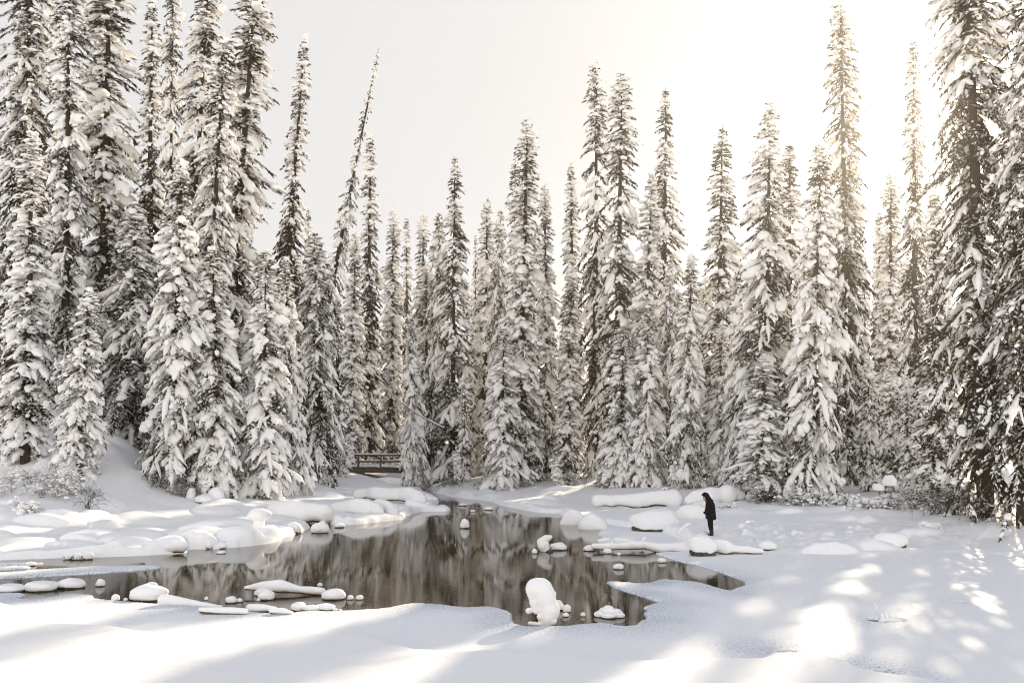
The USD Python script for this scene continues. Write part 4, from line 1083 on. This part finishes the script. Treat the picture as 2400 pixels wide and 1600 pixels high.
# twigs frozen in the hole of the ice
p0 = at_z(2083, 1459)
t = thing('frozen_twig_clump', 'snow-crusted twig clump with one curled stalk in a small ice hole', 'twig', p0)
s_ = p0[1] / F
P = np.array([[[-8, 0, -3], [-14, 0, 12], [-22, 0, 27], [-29, 0, 40], [-33, 0, 44]]]) * [s_, 1, s_]
part(t, 'stalk', tubes(P, np.full((1, 5), 1.3 * s_), 6), 'snow_cap')
part(t, 'snow_cap', chain(np.array([[-18, 0, 3], [-5, 0, 5], [8, 0, 4], [26, 0, 3]]) * [s_, 1, s_], np.array([5, 7, 6, 4.5]) * s_, 0.03, 5, 0.015, 6, 3), 'snow_cap')
for x_, h_ in ((-12, 20), (-2, 22), (12, 15)):
    part(t, 'snowy_shoot', chain(np.array([[x_, 0, 4], [x_ - 1.5, 0.03, h_]]) * [s_, 1, s_], np.array([4.2, 2.4]) * s_, 0.03, 4, 0.01, 8, 4), 'snow_cap')
# thin fallen trunk leaning through the far conifers
a, b = at_y(905, 912, 79), at_y(1042, 1003, 77)
t = thing('leaning_dead_trunk', 'thin snow-lined dead trunk leaning diagonally above the channel', 'dead tree', a)
L_ = np.linspace(0, 1, 7)[:, None]
P = (a * (1 - L_) + b * L_ + np.stack([0 * L_[:, 0], 0 * L_[:, 0], -0.35 * np.sin(L_[:, 0] * np.pi)], -1) - a)[None]
part(t, 'trunk', tubes(P, np.linspace(0.025, 0.07, 7)[None], 7), 'bark')
part(t, 'snow_cover', tubes(P + [0, -0.02, 0.05], np.linspace(0.02, 0.055, 7)[None], 7), 'snow_cap')

# ------------------------------------------------------------------ footbridge
BY, BX0, BX1 = 82.0, -19.0, -9.6
t = thing('footbridge', 'dark timber footbridge with two-rail balustrade half hidden by snowy trees', 'bridge', (BX0, BY, 1.66))


def beam(x0, x1, y0, y1, z0, z1, r=0.012):
    v = np.array([[x, y, z] for x in (x0, x1) for y in (y0, y1) for z in (z0, z1)], float)
    m = trimesh.Trimesh(v).convex_hull
    return np.array(m.vertices) - [BX0, BY, 1.66], np.array(m.faces)


for yy in (BY, BY + 1.9):
    part(t, 'edge_beam', beam(BX0, BX1, yy - 0.1, yy + 0.1, 1.66, 2.10), 'bridge_timber', False)
    part(t, 'top_rail', beam(BX0, BX1, yy - 0.09, yy + 0.03, 3.26, 3.42), 'bridge_timber', False)
    part(t, 'mid_rail', beam(BX0, BX1, yy - 0.05, yy + 0.03, 2.66, 2.82), 'bridge_timber', False)
    v, f = beam(BX0, BX1, yy - 0.08, yy + 0.02, 3.423, 3.50)
    part(t, 'rail_snow', (v, f), 'snow_cap', False)
    part(t, 'rail_snow', beam(BX0, BX1, yy - 0.04, yy + 0.02, 2.823, 2.87), 'snow_cap', False)
    for px_ in range(-2, 3):
        xx = -14.6 + px_ * 2.13
        part(t, 'post', beam(xx - 0.09, xx + 0.09, yy - 0.16 + 0.01, yy - 0.095, 1.72, 3.33), 'bridge_timber', False)
for k in range(36):
    xx = BX0 + 0.02 + k * 0.26
    part(t, 'deck_plank', beam(xx, xx + 0.24, BY - 0.16, BY + 2.06, 2.104, 2.16), 'bridge_timber', False)
gx, gy = np.meshgrid(np.linspace(BX0, BX1, 50), np.linspace(BY - 0.05, BY + 1.95, 10))
gz = 2.165 + 0.30 * np.maximum(0, 1 - ((gy - BY - 0.95) / 1.05) ** 2) ** 0.5 * (1 + 0.5 * vnoise(np.stack([gx, gy, 0 * gx], -1), 1.2, 8, 2))
vv = np.stack([gx, gy, gz], -1).reshape(-1, 3) - [BX0, BY, 1.66]
i, j = np.meshgrid(np.arange(9), np.arange(49), indexing='ij')
q = np.stack([i * 50 + j, i * 50 + j + 1, (i + 1) * 50 + j + 1, (i + 1) * 50 + j], -1).reshape(-1, 4)
part(t, 'deck_snow', (vv, np.vstack([q[:, [0, 1, 2]], q[:, [0, 2, 3]]])), 'snow_cap')

# ------------------------------------------------------------------ person
PD = 35.2
px_ = at_y(1667, 1250, PD)[0]
pz = hz(px_, PD) - 0.03
s_ = (at_y(1667, 1152, PD)[2] - pz) / 1.72
t = thing('person', 'person in black hooded parka, dark trousers and boots, standing with head bowed', 'person', (px_, PD, pz))
K = 0.00202 * s_


def body(bones, step, it=8, rough=0.0, sides=18, hem=None):
    """bones: chains of (x zoom px, y lateral m, z zoom px, radius m)"""
    ms = []
    for bn in bones:
        sp = [m3.Manifold.sphere(r * s_, sides).scale((1, ys, 1)).translate(((x - 620) * K, y * s_, (1310 - z) * K)) for x, y, z, r, ys in [(*q, 1.0)[:5] for q in bn]]
        ms += [m3.Manifold.batch_hull([a_, b_]) for a_, b_ in zip(sp[:-1], sp[1:])] if len(sp) > 1 else sp
    man = m3.Manifold.batch_boolean(ms, m3.OpType.Add)
    return soften(man if hem is None else man.trim_by_plane((0.09, 0, 1.0), (1310 - hem) * K), step, it, rough, 9, 5)


arm = [[(612, sy * 0.19, 660, 0.06), (640, sy * 0.24, 790, 0.048), (545, sy * 0.14, 862, 0.036), (520, sy * 0.10, 866, 0.03)] for sy in (-1, 1)]
hands = []
for sy in (-1, 1):
    hands.append([(525, sy * 0.09, 864, 0.032), (506, sy * 0.06, 866, 0.034)])
    for fi, (dz, ln_) in enumerate(((-14, 30), (-5, 36), (5, 34), (13, 26))):
        hands.append([(504, sy * 0.055, 866 + dz, 0.009), (504 - ln_ * 0.45, sy * 0.045, 868 + dz, 0.0085), (504 - ln_ * 0.4, sy * 0.02, 872 + dz, 0.008)])
    hands.append([(516, sy * 0.05, 852, 0.011), (500, sy * 0.03, 846, 0.010), (490, sy * 0.02, 850, 0.009)])
skin = body([[(530, 0, 548, 0.098), (512, 0, 585, 0.078, 0.9), (522, 0, 612, 0.045)], [(492, 0, 578, 0.03), (478, 0, 588, 0.012)], [(505, 0, 603, 0.03), (497, 0, 606, 0.016)], [(540, 0, 575, 0.058), (590, 0, 660, 0.062)],
             [(604, 0, 680, 0.13), (600, 0, 850, 0.13), (606, 0, 930, 0.14)],
             [(608, 0.085, 950, 0.08), (616, 0.085, 1120, 0.055), (632, 0.085, 1240, 0.042), (612, 0.085, 1290, 0.035)], [(608, -0.085, 950, 0.08), (604, -0.085, 1120, 0.055), (618, -0.085, 1240, 0.042), (590, -0.085, 1285, 0.035)],
             *arm, *hands], 0.024, 5)
part(t, 'body', skin, 'skin')
coat = body([[(606, 0, 655, 0.155, 1.25), (608, 0, 760, 0.175, 1.2), (612, 0, 880, 0.185, 1.2), (620, 0, 975, 0.195, 1.2)], [(560, 0, 640, 0.085), (600, 0, 650, 0.13)], [(650, 0, 700, 0.11), (668, 0, 800, 0.10), (688, 0, 966, 0.07, 1.8)], [(560, 0, 800, 0.10, 1.6), (556, 0, 970, 0.075, 2.0), (690, 0, 966, 0.07, 2.0)],
             *[[(q[0], q[1], q[2], q[3] + 0.032) for q in a_[:3]] for a_ in arm], [(606, -0.2, 668, 0.085), (606, 0.2, 668, 0.085)]], 0.022, 3, 0.008, hem=998)
part(t, 'parka', coat, 'parka')
part(t, 'gloves', body([[(q[0], q[1], q[2], q[3] + 0.012) for q in h_] for h_ in hands], 0.014, 3), 'parka')
hood = [m3.Manifold.batch_hull([m3.Manifold.sphere(r * s_, 22).translate(((x - 620) * K, y * s_, (1310 - z) * K)) for x, y, z, r in c_]) for c_ in
        ([(540, 0, 540, 0.135), (522, 0, 522, 0.118)], [(550, 0, 560, 0.13), (590, 0, 630, 0.13)], [(500, 0, 512, 0.075), (462, 0, 518, 0.028)])]
hood = m3.Manifold.batch_boolean(hood, m3.OpType.Add) - m3.Manifold.batch_hull([m3.Manifold.sphere(r * s_, 18).translate(((x - 620) * K, 0, (1310 - z) * K)) for x, z, r in ((528, 560, 0.095), (470, 590, 0.10), (440, 640, 0.10))])
part(t, 'hood', soften(hood, 0.02, 3, 0.003, 9, 5), 'parka')
part(t, 'hair', body([[(520, 0.0, 520, 0.07), (540, 0, 545, 0.085)]], 0.03, 2), 'hair')
part(t, 'trousers', body([[(608, 0.085, 960, 0.105), (616, 0.085, 1110, 0.098), (626, 0.085, 1180, 0.09)], [(604, -0.085, 960, 0.105), (600, -0.085, 1110, 0.098), (612, -0.085, 1180, 0.09)], [(608, -0.06, 950, 0.13), (608, 0.06, 950, 0.13)]], 0.025, 5, 0.006), 'trousers')
part(t, 'boot', body([[(626, 0.085, 1150, 0.082), (634, 0.085, 1262, 0.075), (640, 0.085, 1290, 0.06)], [(634, 0.085, 1284, 0.06), (588, 0.085, 1294, 0.048)]], 0.025, 4), 'boots')
part(t, 'boot', body([[(612, -0.085, 1150, 0.082), (620, -0.085, 1256, 0.075), (624, -0.085, 1284, 0.06)], [(618, -0.085, 1278, 0.06), (566, -0.085, 1286, 0.05)]], 0.025, 4), 'boots')
for x_, z_ in ((532, 655), (535, 930)):
    part(t, 'button', body([[(x_ - 6, -0.16, z_, 0.012), (x_ - 6, -0.165, z_, 0.012)]], 0.01, 0), 'bark_snowy')

# ------------------------------------------------------------------ sunlit winter air
usdkit.material(stage, LK + '/haze', {'v': ('principled_volume', dict(color=(1.0, 0.97, 0.93), density=0.00026, anisotropy=0.82))}, [], volume='v.volume')
hz_box = trimesh.creation.box([9000, 9000, 73.0])
hz_box.apply_translation([0, 0, 34.7])
hm = usdkit.mesh(stage, '/World/haze', hz_box, LK + '/haze')
tag(hm.GetPrim(), kind='stuff')
